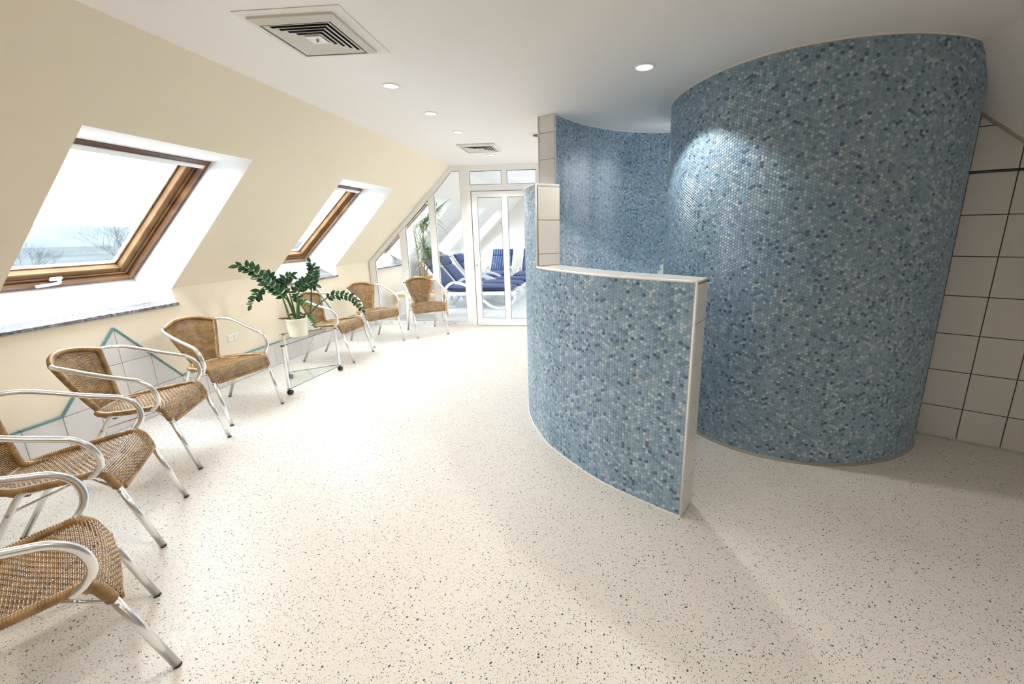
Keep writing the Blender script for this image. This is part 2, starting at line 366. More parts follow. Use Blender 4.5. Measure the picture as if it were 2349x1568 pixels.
# other walls
f = MB(); f.box((-4.9, -3.35, -.1), (4.3, -3.2, CZ+.1)); struct(f.build('wall_front', mat('beige_wall_paint', (.80, .74, .64), .8)))
f = MB(); f.box((-4.9, YE, -.1), (3.3, YE+.15, CZ+.1)); struct(f.build('wall_back', M['far_wall']))
f = MB(); f.box((3.0, YP, -.1), (3.2, YE, CZ+.1)); struct(f.build('wall_far_right', M['far_wall']))
f = MB(); f.box((3.7, -3.2, -.1), (3.85, 4.2, 1.3)); struct(f.build('wall_right_knee', M['far_wall']))

# tiled diagonal wall at the right, with the sloping ceiling cut to it
DD = -.4953; uD = Vector((math.cos(DD), math.sin(DD), 0)); nD = Vector((-math.sin(DD), math.cos(DD), 0)); PD = Vector((2.3745, 3.131, 0))
def pD(s, z, d=0): return PD+uD*s+Vector((0, 0, z))-nD*d      # d > 0 towards the room
ZR = lambda x: CZ-(x-2.070)*1.0 if False else None
# slope plane fitted through the ceiling line and the top edge of the tiles
A1, A2, A3 = Vector((2.185, 2.80, CZ)), Vector((2.185, 0, CZ)), Vector((2.389, 3.126, 2.173))
A4 = Vector((2.567, 3.029, 1.995))
nR = (A4-A3).cross(Vector((0.0, -1, 0))).normalized()
def zslope(x, y): return A3.z-(nR.x*(x-A3.x)+nR.y*(y-A3.y))/nR.z
xs0 = A3.x-(CZ-A3.z)*(-nR.z/nR.x) if abs(nR.x) > 1e-6 else 2.07
xtop = A3.x+(A3.z-CZ)*nR.z/nR.x
f = MB(); xb = 3.75
f.add([(xtop, -3.2, CZ), (xtop, 4.2, CZ), (xb, 4.2, zslope(xb, 4.2)), (xb, -3.2, zslope(xb, -3.2)), (xtop, -3.2, CZ+.2), (xtop, 4.2, CZ+.2), (xb+.2, 4.2, zslope(xb, 4.2)+.2), (xb+.2, -3.2, zslope(xb, 0)+.2)], [(0, 1, 2, 3), (4, 7, 6, 5), (0, 4, 5, 1), (1, 5, 6, 2), (2, 6, 7, 3), (3, 7, 4, 0)])
struct(f.build('ceiling', M['ceiling']))
Wd, s0, s1 = .1, -.35, 1.62
f = MB(); pts = [(s0, 0), (s1, 0), (s1, 1.3), (s1, 2.5), (s0, 2.5)]
f.add([pD(s, z) for s, z in pts]+[pD(s, z, -Wd) for s, z in pts], [(0, 1, 2, 3, 4), (9, 8, 7, 6, 5)]+[(i, (i+1) % 5, 5+(i+1) % 5, 5+i) for i in range(5)])
wr = struct(f.build('wall_right', M['grout_dark']))
TW, TH, G = .2195, .2655, .0055
ROWZ = [-.027+.2655*k for k in range(0, 8)]+[1.836]   # joints at .24, .505 ... 1.57, 1.836
def clip_poly(poly, fn):
    out = []
    for i in range(len(poly)):
        a, b = poly[i], poly[(i+1) % len(poly)]; fa, fb = fn(a), fn(b)
        if fa >= 0: out.append(a)
        if (fa >= 0) != (fb >= 0): t = fa/(fa-fb); out.append((a[0]+(b[0]-a[0])*t, a[1]+(b[1]-a[1])*t))
    return out
def tile_obj(poly, place, mt, parent, th=.006, name='tile', bev=.0015):
    """flat tile from a 2-D outline, slightly chamfered; place(a, b, depth) -> point"""
    n = len(poly)
    if n < 3: return None
    cx = sum(p[0] for p in poly)/n; cy = sum(p[1] for p in poly)/n
    def ins(p):
        dx, dy = cx-p[0], cy-p[1]; d = math.hypot(dx, dy) or 1; return (p[0]+dx/d*bev*1.4, p[1]+dy/d*bev*1.4)
    q = [ins(p) for p in poly]; b = MB()
    b.add([place(*p, 0) for p in poly]+[place(*p, th-bev) for p in poly]+[place(*p, th) for p in q],
          [tuple(range(2*n, 3*n))]+[(i, (i+1) % n, n+(i+1) % n, n+i) for i in range(n)]+[(n+i, n+(i+1) % n, 2*n+(i+1) % n, 2*n+i) for i in range(n)])
    return b.build(name, mt, parent)
def slope_lim(p): q = pD(p[0], 0); return zslope(q.x, q.y)-p[1]-.008
zr = [0.006]+[ROWZ[k] for k in range(1, 8)]+[1.822]
cols = [-.35+.0]+[]
for ci in range(-2, 8):
    a0, a1 = .004+(ci-0)*TW, .004+(ci+1)*TW
    for k in range(len(zr)-1):
        p = [(a0+G/2, zr[k]+G/2), (a1-G/2, zr[k]+G/2), (a1-G/2, zr[k+1]-G/2), (a0+G/2, zr[k+1]-G/2)]
        p = clip_poly(p, slope_lim)
        if len(p) > 2: tile_obj(p, pD, M['tile_r'], wr)
    for z0, z1 in ((1.838, 2.105), (2.105, 2.37)):
        p = clip_poly([(a0+G/2, z0+G/2), (a1-G/2, z0+G/2), (a1-G/2, z1-G/2), (a0+G/2, z1-G/2)], slope_lim)
        if len(p) > 2: tile_obj(p, pD, M['tile_r'], wr)
    p = clip_poly([(a0+.001, 1.824), (a1-.001, 1.824), (a1-.001, 1.836), (a0+.001, 1.836)], slope_lim)
    if len(p) > 2: tile_obj(p, pD, M['teal_dark'], wr, .008, 'listello', .001)
f = MB(); f.tube([pD(-.2, .006, .006), pD(s1, .006, .006)], .011, 6); struct(f.build('baseboard_right', M['grout'], None, True))
f = MB()  # sealant bead between tiles and slope
q0, q1 = pD(-.1, 0), pD(1.3, 0)
f.tube([(q0.x, q0.y-.01, zslope(q0.x, q0.y)-.006), (q1.x, q1.y-.01, zslope(q1.x, q1.y)-.006)], .010, 6); struct(f.build('trim_1', mat('beige_sealant', (.50, .46, .36), .6), None, True))

# ------------------------------------------------------------------ left wall tiles (skirting row with two gables) and teal border
TL, y_pk = .2175, (2.685, 5.05)
def gable(y):
    z = .262
    for c in y_pk: z = max(z, .262+(.435-abs(y-c))*1.25) if abs(y-c) < .435 else z
    return z
def wplace(y, z, d): return Vector((XW+.004+d, y, z))
f = MB()
ol = [(-.9, .262)]
for c in y_pk: ol += [(c-.435, .262), (c, .805), (c+.435, .262)]
ol += [(YP-.04, .262), (YP-.04, 0), (-.9, 0)]
f.add([(XW+.005, a, b) for a, b in ol], [tuple(range(len(ol)))]); f.build('grout_bed', M['grout_left'], wl)
k0 = int((-.9-2.685)/TL)
for k in range(k0, 18):
    a0, a1 = 2.685+k*TL, 2.685+(k+1)*TL
    if a1 > YP-.03: a1 = YP-.04
    if a0 >= a1: continue
    for r_ in range(4):
        z0, z1 = .006+(.258)*r_, .006+.258*(r_+1)
        if r_ == 0: z1 = .262
        else: z0, z1 = .262+.265*(r_-1), .262+.265*r_
        g = .0035
        p = [(a0+g/2, z0+g/2), (a1-g/2, z0+g/2), (a1-g/2, z1-g/2), (a0+g/2, z1-g/2)]
        if r_ > 0:
            c = min(y_pk, key=lambda c: abs((a0+a1)/2-c))
            for sg in (1, -1): p = clip_poly(p, lambda q: (.262+(.435-sg*(q[0]-c))*1.25-.007)-q[1])
            if len(p) < 3 or abs(sum(p[i][0]*p[(i+1) % len(p)][1]-p[(i+1) % len(p)][0]*p[i][1] for i in range(len(p)))) < 2e-4: continue
        tile_obj(p, wplace, M['tile'], wl, .007)
def strip(a, b):
    L = math.hypot(b[0]-a[0], b[1]-a[1]); n = max(1, round(L/.2175)); ux, uy = (b[0]-a[0])/L, (b[1]-a[1])/L
    for i in range(n):
        t0, t1 = i*L/n+.001, (i+1)*L/n-.001; h = .007
        p = [(a[0]+ux*t0+uy*h, a[1]+uy*t0-ux*h), (a[0]+ux*t1+uy*h, a[1]+uy*t1-ux*h), (a[0]+ux*t1-uy*h, a[1]+uy*t1+ux*h), (a[0]+ux*t0-uy*h, a[1]+uy*t0+ux*h)]
        tile_obj(p, wplace, M['teal'], wl, .011, 'border_tile', .003)
pts = [(-.9, .268)]
for c in y_pk: pts += [(c-.435, .268), (c, .812), (c+.435, .268)]
pts += [(YP-.04, .268)]
for a, b in zip(pts, pts[1:]): strip(a, b)
f = MB(); f.box((XW, -.9, 0), (XW+.016, YP-.04, .006)); struct(f.build('baseboard_left', M['tile']))

# ------------------------------------------------------------------ skylights
def skylight(i, w):
    y0, y1 = w['F']; top = i < 2
    root = empty('window_%d' % (i+1), (XW, (y0+y1)/2, 1.1)); struct(root, None)
    inv = Matrix.Translation((-XW, -(y0+y1)/2, -1.1))
    def X(p): return inv @ sp_(p[0], p[1], p[2])
    def board(nm, lo, hi, mt, c=.004, par=root): b = MB(); b.bbox(lo, hi, c, 0, X); return b.build(nm, mt, par)
    a, b_ = OFF-.004, OFF+.13; fw = .048
    board('frame_side', (FB, y0, a), (FT, y0+fw, b_), M['wood']); board('frame_side', (FB, y1-fw, a), (FT, y1, b_), M['wood'])
    board('frame_bottom', (FB, y0+fw, a), (FB+fw, y1-fw, b_), M['wood'])
    board('frame_top', (FT-fw, y0+fw, a), (FT, y1-fw, b_), M['wood_dark'])
    # sash
    s0, s1, u0, u1 = FB+fw+.006, FT-fw-.006, y0+fw+.006, y1-fw-.006; sw = .062; c, d = OFF+.035, OFF+.12
    for lo, hi in (((s0, u0, c), (s1, u0+sw, d)), ((s0, u1-sw, c), (s1, u1, d)), ((s0, u0+sw, c), (s0+sw, u1-sw, d)), ((s1-sw, u0+sw, c), (s1, u1-sw, d))):
        board('sash_rail', lo, hi, M['wood_in'], .006)
    # moulding round the sash
    for lo, hi in (((s0-.004, u0, c-.012), (s0+.018, u1, c+.01)), ((s0, u1-.018, c-.012), (s1, u1+.004, c+.01)), ((s0, u0-.004, c-.012), (s1, u0+.018, c+.01))):
        board('moulding', lo, hi, M['wood'], .005)
    b = MB(); g = OFF+.085
    b.quad(X((s0+sw, u0+sw, g)), X((s1-sw, u0+sw, g)), X((s1-sw, u1-sw, g)), X((s0+sw, u1-sw, g))); b.build('pane', M['glass'], root)
    for lo, hi in (((s0+sw, u1-sw-.018, g+.002), (s1-sw, u1-sw-.001, g+.03)), ((s0+sw, u0+sw+.001, g+.002), (s1-sw, u0+sw+.018, g+.03)), ((s0+sw, u0+sw, g+.002), (s0+sw+.012, u1-sw, g+.03))):
        board('spacer', lo, hi, M['chrome'], .002)
    board('blind_rail', (FT-.075, y0+.012, OFF-.012), (FT-.040, y1-.035, OFF+.022), M['pvc'], .004)
    for t in (.12, .5, .9):
        board('clip', (FT-.038, y0+(y1-y0)*t, OFF+.002), (FT-.022, y0+(y1-y0)*t+.022, OFF+.012), M['screw'], .002)
    for yy in (y0+.02, y1-.024):
        b = MB(); b.lathe([(.006, 0), (.006, .004)], (0, 0, 0), 10, 0, lambda p: X((FB+.05+p[0], yy+p[1], OFF-.006+p[2]))); b.build('screw', M['screw'], root)
    # handle on the lower sash rail
    yh = y0+(y1-y0)*.50
    b = MB(); b.bbox((s0+.004, yh-.035, c-.030), (s0+.036, yh+.04, c-.010), .006, 0, X); h = b.build('handle', M['white_pl'], root)
    b = MB(); P = catmull([X((s0+.018, yh+.012, c-.025)), X((s0+.012, yh+.010, c-.050)), X((s0+.004, yh-.03, c-.056)), X((s0-.006, yh-.125, c-.056))], 4)
    b.tube(P, [.011]*len(P), 8); b.build('lever', M['white_pl'], h, True)
    # stone sill
    L, R_ = w['L'], w['R']
    b = MB(); b.bbox((XA-XW, L[2]-.012-(y0+y1)/2, ZS-.024-1.1), (.022, R_[2]+.012-(y0+y1)/2, ZS-1.1), .003)
    b.build('window_sill', M['granite'], root)
for i, w in enumerate(WIN_SEEN): skylight(i, w)

# daylight portals in the skylight openings (sampling guides for the sky only)
for w in WIN:
    y0, y1 = w['F']; l = bpy.data.lights.new('sky_portal', 'AREA'); l.shape = 'RECTANGLE'; l.size = FT-FB; l.size_y = y1-y0; l.cycles.is_portal = True
    o = bpy.data.objects.new('sky_portal', l); COL.objects.link(o)
    Rm = Matrix((vS, Vector((0, 1, 0)) if vS.cross(Vector((0, 1, 0))).dot(nS) > 0 else Vector((0, -1, 0)), nS)).transposed()
    o.matrix_world = Matrix.Translation(sp_((FT+FB)/2, (y0+y1)/2, OFF+.2)) @ Rm.to_4x4()

# ------------------------------------------------------------------ glazed partition and door
PT = .06
def bar(nm, lo, hi, par, mt=None, c=.004): b = MB(); b.bbox(lo, hi, c); return b.build(nm, mt or M['frame_white'], par)
part = struct(empty('wall_glazed', (0, 0, 0)))
ya, yb = YP-PT/2, YP+PT/2
def poly_bar(nm, P, par, y0=ya, y1=yb, mt=None):
    b = MB(); n = len(P); b.add([(p[0], y0, p[1]) for p in P]+[(p[0], y1, p[1]) for p in P], [tuple(range(n)), tuple(range(n, 2*n))[::-1]]+[(i, n+i, n+(i+1) % n, (i+1) % n) for i in range(n)])
    return b.build(nm, mt or M['frame_white'], par)
zt = lambda x: ZC1+(x-XW)*(CZ-ZC1)/(XS-XW)        # slope line
zi = lambda x: zt(x)-.105                         # inner edge of the sloping rail
poly_bar('frame_rail', [(XW+.015, 0), (-2.035, 0), (-2.035, .068), (XW+.015, .068)], part)
poly_bar('frame_post', [(XW+.015, .068), (XW+.115, .068), (XW+.115, zi(XW+.115)), (XW+.015, zt(XW+.015)-.01)], part)
poly_bar('frame_rail', [(XW+.115, zi(XW+.115)), (-2.235, CZ-.075), (-2.1155, CZ-.075), (-2.1155, CZ), (XS, CZ), (XW+.015, zt(XW+.015)-.01)], part)
for xa, xb_ in ((-3.17, -3.06), (-2.648, -2.545)): poly_bar('frame_post', [(xa, .068), (xb_, .068), (xb_, zi(xb_)), (xa, zi(xa))], part)
poly_bar('frame_post', [(-2.115, .068), (-2.035, .068), (-2.035, CZ), (-2.115, CZ)], part)
poly_bar('cover_strip', [(-2.035, 0), (-1.995, 0), (-1.995, CZ), (-2.035, CZ)], part, ya-.012, yb)
poly_bar('frame_post', [(-1.995, 0), (-1.955, 0), (-1.955, CZ), (-1.995, CZ)], part)
DR = -.93
poly_bar('frame_rail', [(-1.955, 2.405), (DR, 2.405), (DR, CZ), (-1.955, CZ)], part)
poly_bar('frame_rail', [(-1.955, 2.120), (DR, 2.120), (DR, 2.205), (-1.955, 2.205)], part)
poly_bar('frame_post', [(-1.462, 2.205), (-1.376, 2.205), (-1.376, 2.405), (-1.462, 2.405)], part)
poly_bar('frame_post', [(DR, 0), (DR+.06, 0), (DR+.06, CZ), (DR, CZ)], part)
def pane(P, par, y=YP):
    b = MB(); b.poly([(p[0], y, p[1]) for p in P]); b.build('pane', M['glass'], par)
    n = len(P)
    g = MB()  # gasket: thin dark line just inside the frame on the left and top edges
    for i in range(n):
        a, c = P[i], P[(i+1) % n]; g.tube([(a[0], y-.018, a[1]), (c[0], y-.018, c[1])], .0035, 4)
    g.build('gasket', M['gasket'], par)
e_ = .003
pane([(XW+.118, .071), (-3.173, .071), (-3.173, zi(-3.173)-e_), (XW+.118, zi(XW+.118)-e_)], part)
pane([(-3.057, .071), (-2.651, .071), (-2.651, zi(-2.651)-e_), (-3.057, zi(-3.057)-e_)], part)
pane([(-2.542, .071), (-2.118, .071), (-2.118, CZ-.078), (-2.238, CZ-.078), (-2.542, zi(-2.542)-e_)], part)
pane([(-1.952, 2.208), (-1.465, 2.208), (-1.465, 2.402), (-1.952, 2.402)], part)
pane([(-1.373, 2.208), (DR-.003, 2.208), (DR-.003, 2.402), (-1.373, 2.402)], part)
for x in (-3.45, -2.86, -2.33): bar('drain_cover', (x-.02, ya-.004, .030), (x+.02, ya, .038), part, M['screw'], .001)
bar('window_catch', (-2.105, ya-.014, 1.10), (-2.07, ya, 1.30), part, M['white_pl'])
# door leaf
dr = struct(empty('door_1', (-1.95, YP, 0)))
def dbox(nm, x0, x1, z0, z1, par=dr, y0=-.028, y1=.028, mt=None, c=.004):
    b = MB(); b.bbox((x0+1.95, y0, z0), (x1+1.95, y1, z1), c); return b.build(nm, mt or M['frame_white'], par)
dx0, dx1, dz0, dz1 = -1.945, DR-.006, .012, 2.108
dbox('stile', dx0, -1.855, dz0, dz1); dbox('stile', -1.472, -1.378, .125, 2.022); dbox('stile', -.995, dx1, dz0, dz1)
dbox('rail', -1.855, -.995, dz0, .125); dbox('rail', -1.855, -.995, 2.022, dz1)
for xa, xb_ in ((-1.852, -1.475), (-1.375, -.998)):
    b = MB(); P = [(xa+1.95, .128), (xb_+1.95, .128), (xb_+1.95, 2.019), (xa+1.95, 2.019)]
    b.poly([(p[0], 0, p[1]) for p in P]); b.build('pane', M['glass'], dr)
    b = MB()
    for i in range(4): a, c = P[i], P[(i+1) % 4]; b.tube([(a[0], -.018, a[1]), (c[0], -.018, c[1])], .0035, 4)
    b.build('gasket', M['gasket'], dr)
b = MB(); P = [(dx0+1.95-.004, dz0+.0), (dx1+1.95+.003, dz0), (dx1+1.95+.003, dz1+.006), (dx0+1.95-.004, dz1+.006)]
for i in range(1, 4): a, c = P[i], P[(i+1) % 4]; b.tube([(a[0], -.027, a[1]), (c[0], -.027, c[1])], .004, 4)
b.build('seam_shade', mat('painted_seam_grey', (.16, .15, .14), .7), dr)  # dark tube stands in for the shaded gap round the leaf
h = dbox('handle_plate', -1.922, -1.888, .95, 1.14, dr, -.040, -.028, M['white_pl'])
b = MB(); P = catmull([(-1.905+1.95, -.035, 1.085), (-1.905+1.95, -.085, 1.085), (-1.86+1.95, -.095, 1.085), (-1.775+1.95, -.09, 1.075)], 4); b.tube(P, .010, 8); b.build('lever', M['white_pl'], h, True)
b = MB(); b.bbox((-1.912+1.95, -.042, .978), (-1.899+1.95, -.040, 1.0), .001); b.build('keyhole', M['black'], h)
# hidden closing walls right of the door and behind the shower
f = MB(); f.box((DR+.06, YP-.05, 0), (3.2, YP+.08, CZ)); struct(f.build('wall_middle', M['white_wall']))
f = MB(); f.box((3.3, 2.2, 0), (3.4, YP, CZ)); struct(f.build('wall_shower_side', M['white_wall']))

# ------------------------------------------------------------------ mosaic walls
PV, PC_, HG = .0190, .0187, .0027
def resample(P, step):
    P = [Vector((p[0], p[1], 0)) for p in P]; C = catmull(P, 16); acc = [0]
    for a, b in zip(C, C[1:]): acc.append(acc[-1]+(b-a).length)
    n = int(acc[-1]/step); out = []; j = 0
    S_ = np.linspace(0, acc[-1], n+1)
    xs = np.interp(S_, acc, [c.x for c in C]); ys = np.interp(S_, acc, [c.y for c in C])
    return S_, xs, ys
def curve_frames(P, side):
    S_, xs, ys = resample(P, .01)
    tx = np.gradient(xs, S_); ty = np.gradient(ys, S_); L = np.hypot(tx, ty); tx /= L; ty /= L
    nx, ny = (ty, -tx) if side > 0 else (-ty, tx)
    return S_, xs, ys, tx, ty, nx, ny
HEX = np.array([(math.cos(PI/3*k)*PC_/1.5, math.sin(PI/3*k)*PV/2/math.sin(PI/3)) for k in range(6)])
def hex_template():
    v = [(x*.93, z*.93, 0) for x, z in HEX]+[(x*.72, z*.72, HG) for x, z in HEX]
    fc = [(k, (k+1) % 6, 6+(k+1) % 6, 6+k) for k in range(6)]+[tuple(range(6, 12))]
    return v, fc
def hex_meshes(mats):
    out = []
    for m in mats:
        b = MB(); v, fc = hex_template(); b.add([(p[0], p[2], p[1]) for p in v], fc); out.append(b.mesh('mosaic_tile', m, False))
    return out
HEXME = hex_meshes(TM)
def mosaic(P, side, zlo, zhi, parent, singles=300, zfun=None, srange=None, white=None, view=(0, 0, 1.5), phase=0.0):
    """hexagonal tiles along a plan curve. side: +1 tiles to the right of the direction of travel"""
    S_, xs, ys, tx, ty, nx, ny = curve_frames(P, side)
    Lt = S_[-1]; a, b_ = srange or (0, Lt); a = a*1.0; ncol = int((b_-a)/PC_)
    cs = []; cz = []
    for i in range(ncol+1):
        s = a+.002+PC_*(i+.45)
        if s > b_-PC_*.45: break
        z0 = zlo+PV*(.5 if (i+int(phase)) % 2 else 0)+.001
        zs = np.arange(z0, zhi-.001, PV); cs.append(np.full(len(zs), s)); cz.append(zs)
    s = np.concatenate(cs); z = np.concatenate(cz)
    if zfun is not None:
        px = np.interp(s, S_, xs); py = np.interp(s, S_, ys); lim = zfun(px, py, s); keep = z < lim-.001; s, z = s[keep], z[keep]; lim = lim[keep]
    else: lim = np.full(len(s), zhi)
    px, py = np.interp(s, S_, xs), np.interp(s, S_, ys); qx, qy = np.interp(s, S_, tx), np.interp(s, S_, ty); mx_, my_ = np.interp(s, S_, nx), np.interp(s, S_, ny)
    tone = rng.choice(len(TM), len(s), p=np.array(PROB)/sum(PROB))
    wh = white(px, py, z) if white is not None else np.zeros(len(s), bool)
    vx, vy = view[0]-px, view[1]-py; facing = vx*mx_+vy*my_; dist = np.sqrt(vx**2+vy**2+(view[2]-z)**2)
    score = np.where((facing > 0) & ~wh, dist/np.maximum(facing/dist, .2)**.5, 1e9)
    if zfun is None or True: score = np.where((z > zlo+PV) & (z < lim-PV), score, 1e9)
    order = np.argsort(score); sel = np.zeros(len(s), bool); k = min(singles, int((score < 1e8).sum())); sel[order[:k]] = True
    hx, fc = hex_template(); hx = np.array(hx)
    for i in np.nonzero(sel)[0]:
        o = bpy.data.objects.new('mosaic_tile', HEXME[tone[i]]); COL.objects.link(o); o.parent = parent
        o.matrix_local = Matrix(((qx[i], mx_[i], 0, px[i]), (qy[i], my_[i], 0, py[i]), (0, 0, 1, z[i]), (0, 0, 0, 1)))
    r = ~sel; n = int(r.sum())
    PX = px[r][:, None]+qx[r][:, None]*hx[None, :, 0]+mx_[r][:, None]*hx[None, :, 2]
    PY = py[r][:, None]+qy[r][:, None]*hx[None, :, 0]+my_[r][:, None]*hx[None, :, 2]
    PZ = np.clip(z[r][:, None]+hx[None, :, 1], zlo+.001, np.minimum(zhi, lim[r][:, None])-.001)
    V = np.stack([PX, PY, PZ], 2).reshape(-1, 3)
    me = bpy.data.meshes.new('mosaic_field'); me.vertices.add(len(V)); me.vertices.foreach_set('co', V.astype(np.float32).ravel())
    fl_ = [i for f_ in fc for i in f_]; cnt = [len(f_) for f_ in fc]
    base = (np.arange(n)*12)[:, None]; L = (base+np.array(fl_)[None, :]).ravel()
    me.loops.add(len(L)); me.loops.foreach_set('vertex_index', L.astype(np.int32))
    st = np.concatenate([[0], np.cumsum(cnt)[:-1]]); per = sum(cnt)
    me.polygons.add(n*len(fc)); me.polygons.foreach_set('loop_start', ((np.arange(n)*per)[:, None]+st[None, :]).ravel().astype(np.int32))
    me.polygons.foreach_set('loop_total', np.tile(cnt, n).astype(np.int32))
    for m_ in TM+[WHITE_T]: me.materials.append(m_)
    tn = np.where(wh, len(TM), tone)[r]
    me.polygons.foreach_set('material_index', np.repeat(tn, len(fc)).astype(np.int32)); me.polygons.foreach_set('use_smooth', np.zeros(n*len(fc), bool))
    me.update(calc_edges=True); me.validate()
    o = link('mosaic_field', me, parent); o['kind'] = 'stuff'; return o
def strip_pts(P, t0=0., t1=1., off=0., side=1, n=None):
    S_, xs, ys, tx, ty, nx, ny = curve_frames(P, side); a, b = t0*S_[-1], t1*S_[-1]; n = n or max(2, int((b-a)/.03))
    q = np.linspace(a, b, n+1)
    return [(float(np.interp(s, S_, xs)+off*np.interp(s, S_, nx)), float(np.interp(s, S_, ys)+off*np.interp(s, S_, ny))) for s in q]
def wall_body(outer, inner, z0, z1, name, mt, parent=None, topf=None):
    # outer and inner are lists of the same length
    n = len(outer); b = MB(); zt_ = [(topf(*p) if topf else z1) for p in outer]; zt2 = [(topf(*p) if topf else z1) for p in inner]
    b.add([(*p, z0) for p in outer]+[(*p, z) for p, z in zip(outer, zt_)]+[(*p, z0) for p in inner]+[(*p, z) for p, z in zip(inner, zt2)],
          [(i, i+1, n+i+1, n+i) for i in range(n-1)]+[(2*n+i+1, 2*n+i, 3*n+i, 3*n+i+1) for i in range(n-1)]+[(n+i, n+i+1, 3*n+i+1, 3*n+i) for i in range(n-1)]+[(0, n, 3*n, 2*n), (n-1, 3*n-1, 4*n-1, 2*n-1)])
    return b.build(name, mt, parent)

OUT = [(.464, 1.985), (.355, 2.05), (.225, 2.135), (.07, 2.245), (-.07, 2.375), (-.24, 2.57), (-.345, 2.71), (-.43, 2.88), (-.497, 3.03), (-.563, 3.25), (-.598, 3.5), (-.590, 3.75), (-.54, 3.954), (-.46, 4.17), (-.33, 4.38)]
INN = [(.545, 2.13), (.405, 2.255), (.24, 2.365), (.07, 2.525), (-.09, 2.72), (-.20, 2.86), (-.268, 2.965), (-.33, 3.12), (-.375, 3.3), (-.405, 3.5), (-.405, 3.7), (-.383, 3.869)]
BACK = [(-.383, 3.869), (-.294, 4.057), (-.144, 4.29), (.023, 4.459), (.2, 4.602), (.383, 4.693), (.57, 4.755), (.754, 4.782), (1.0, 4.79)]
CYL = [(.80, 4.35), (.70, 4.15), (.622, 3.95), (.583, 3.72), (.600, 3.48), (.67, 3.23), (.79, 2.99), (.93, 2.83), (1.08, 2.725), (1.25, 2.66), (1.42, 2.632), (1.6, 2.635), (1.78, 2.675), (1.96, 2.745), (2.12, 2.845), (2.25, 2.965), (2.345, 3.115)]

def frac(P, pt):
    S_, xs, ys, *_ = curve_frames(P, 1); i = int(np.argmin((xs-pt[0])**2+(ys-pt[1])**2)); return S_[i]/S_[-1]
f1, f2 = frac(OUT, (-.408, 2.836)), frac(OUT, (-.54, 3.954)); g1 = frac(INN, (-.268, 2.965))
ZL, ZM = 1.255, 1.802
# three heights of the free-standing curved wall
wlow = struct(wall_body(strip_pts(OUT, 0, f1, 0, 1, 40), strip_pts(INN, 0, g1, 0, 1, 40), 0, ZL, 'wall_low', M['grout']))
wmid = struct(wall_body(strip_pts(OUT, f1, f2, 0, 1, 30), strip_pts(INN, g1, 1, 0, 1, 30), 0, ZM, 'wall_middle_height', M['grout']))
off_back = strip_pts(BACK, 0, 1, -.158, 1, 40)
bk = strip_pts(BACK, 0, 1, 0, 1, 40)
off_back[0] = (-.54, 3.954)
wtal = struct(wall_body(bk, off_back, 0, CZ, 'wall_shower_back', M['grout']))
S_o = curve_frames(OUT, 1)[0][-1]
# tiles: OUT runs right -> left/back; outside of the wall is on the left of travel
mosaic(OUT, -1 if False else 1, .0, ZL, wlow, 300, srange=(0.012, f1*S_o), phase=0) if False else None
def outside_sign(P, ref):
    S_, xs, ys, tx, ty, nx, ny = curve_frames(P, 1); i = len(xs)//3; return 1 if (ref[0]-xs[i])*nx[i]+(ref[1]-ys[i])*ny[i] > 0 else -1
so_ = outside_sign(OUT, (-1.5, 2.0)); si_ = outside_sign(INN, (.5, 3.3)); sb_ = outside_sign(BACK, (.4, 4.0)); sc_ = outside_sign(CYL, (1, 0))
mosaic(OUT, so_, .006, ZL, wlow, 300, srange=(.012, f1*S_o))
mosaic(OUT, so_, .006, ZM, wmid, 300, srange=(f1*S_o, f2*S_o))
S_i = curve_frames(INN, 1)[0][-1]
mosaic(INN, si_, .012, ZL, wlow, 0, srange=(.012, g1*S_i))
mosaic(INN, si_, .012, ZM, wmid, 0, srange=(g1*S_i, S_i-.005))
def white_patch(x, y, z):
    # unglazed white hexagons where the back wall meets the curved wall
    edge = .62+np.clip((z-.9)/.45, 0, 1)**.8*.17+.012*np.sin(z*90)
    return (x > edge) & (z < 1.30) & (z > .6)
mosaic(BACK, sb_, .012, CZ-.006, wtal, 300, srange=(.004, curve_frames(BACK, 1)[0][-1]), white=white_patch)
LEAN = lambda z: .076*z/2.492-.040
# curved wall (body thickness towards its inside); its top follows ceiling and slope
def ctop(x, y): return min(CZ, zslope(x, y)) if x > xtop else CZ
cyl_o = strip_pts(CYL, 0, 1, 0, sc_, 110); cyl_i = strip_pts(CYL, 0, 1, -.10, sc_, 110)
wcyl = struct(wall_body(cyl_o, cyl_i, 0, CZ, 'wall_curved', M['grout'], None, ctop))
for v_ in wcyl.data.vertices: q = LEAN(v_.co.z)/math.hypot(v_.co.x, v_.co.y); v_.co.x += v_.co.x*q; v_.co.y += v_.co.y*q
fld = mosaic(CYL, sc_, .014, CZ-.012, wcyl, 300, srange=(.01, curve_frames(CYL, 1)[0][-1]-.006), zfun=lambda x, y, s: np.where(x > xtop, np.minimum(CZ-.012, A3.z-(nR.x*(x-A3.x)+nR.y*(y-A3.y))/nR.z-.012), CZ-.012))
co = np.empty(len(fld.data.vertices)*3, np.float32); fld.data.vertices.foreach_get('co', co); co = co.reshape(-1, 3); q = 1+LEAN(co[:, 2])/np.hypot(co[:, 0], co[:, 1]); co[:, 0] *= q; co[:, 1] *= q; fld.data.vertices.foreach_set('co', co.ravel()); fld.data.update()
for ch in wcyl.children:
    if ch.name.startswith('mosaic_tile'): q = 1+LEAN(ch.location.z)/math.hypot(ch.location.x, ch.location.y); ch.location.x *= q; ch.location.y *= q
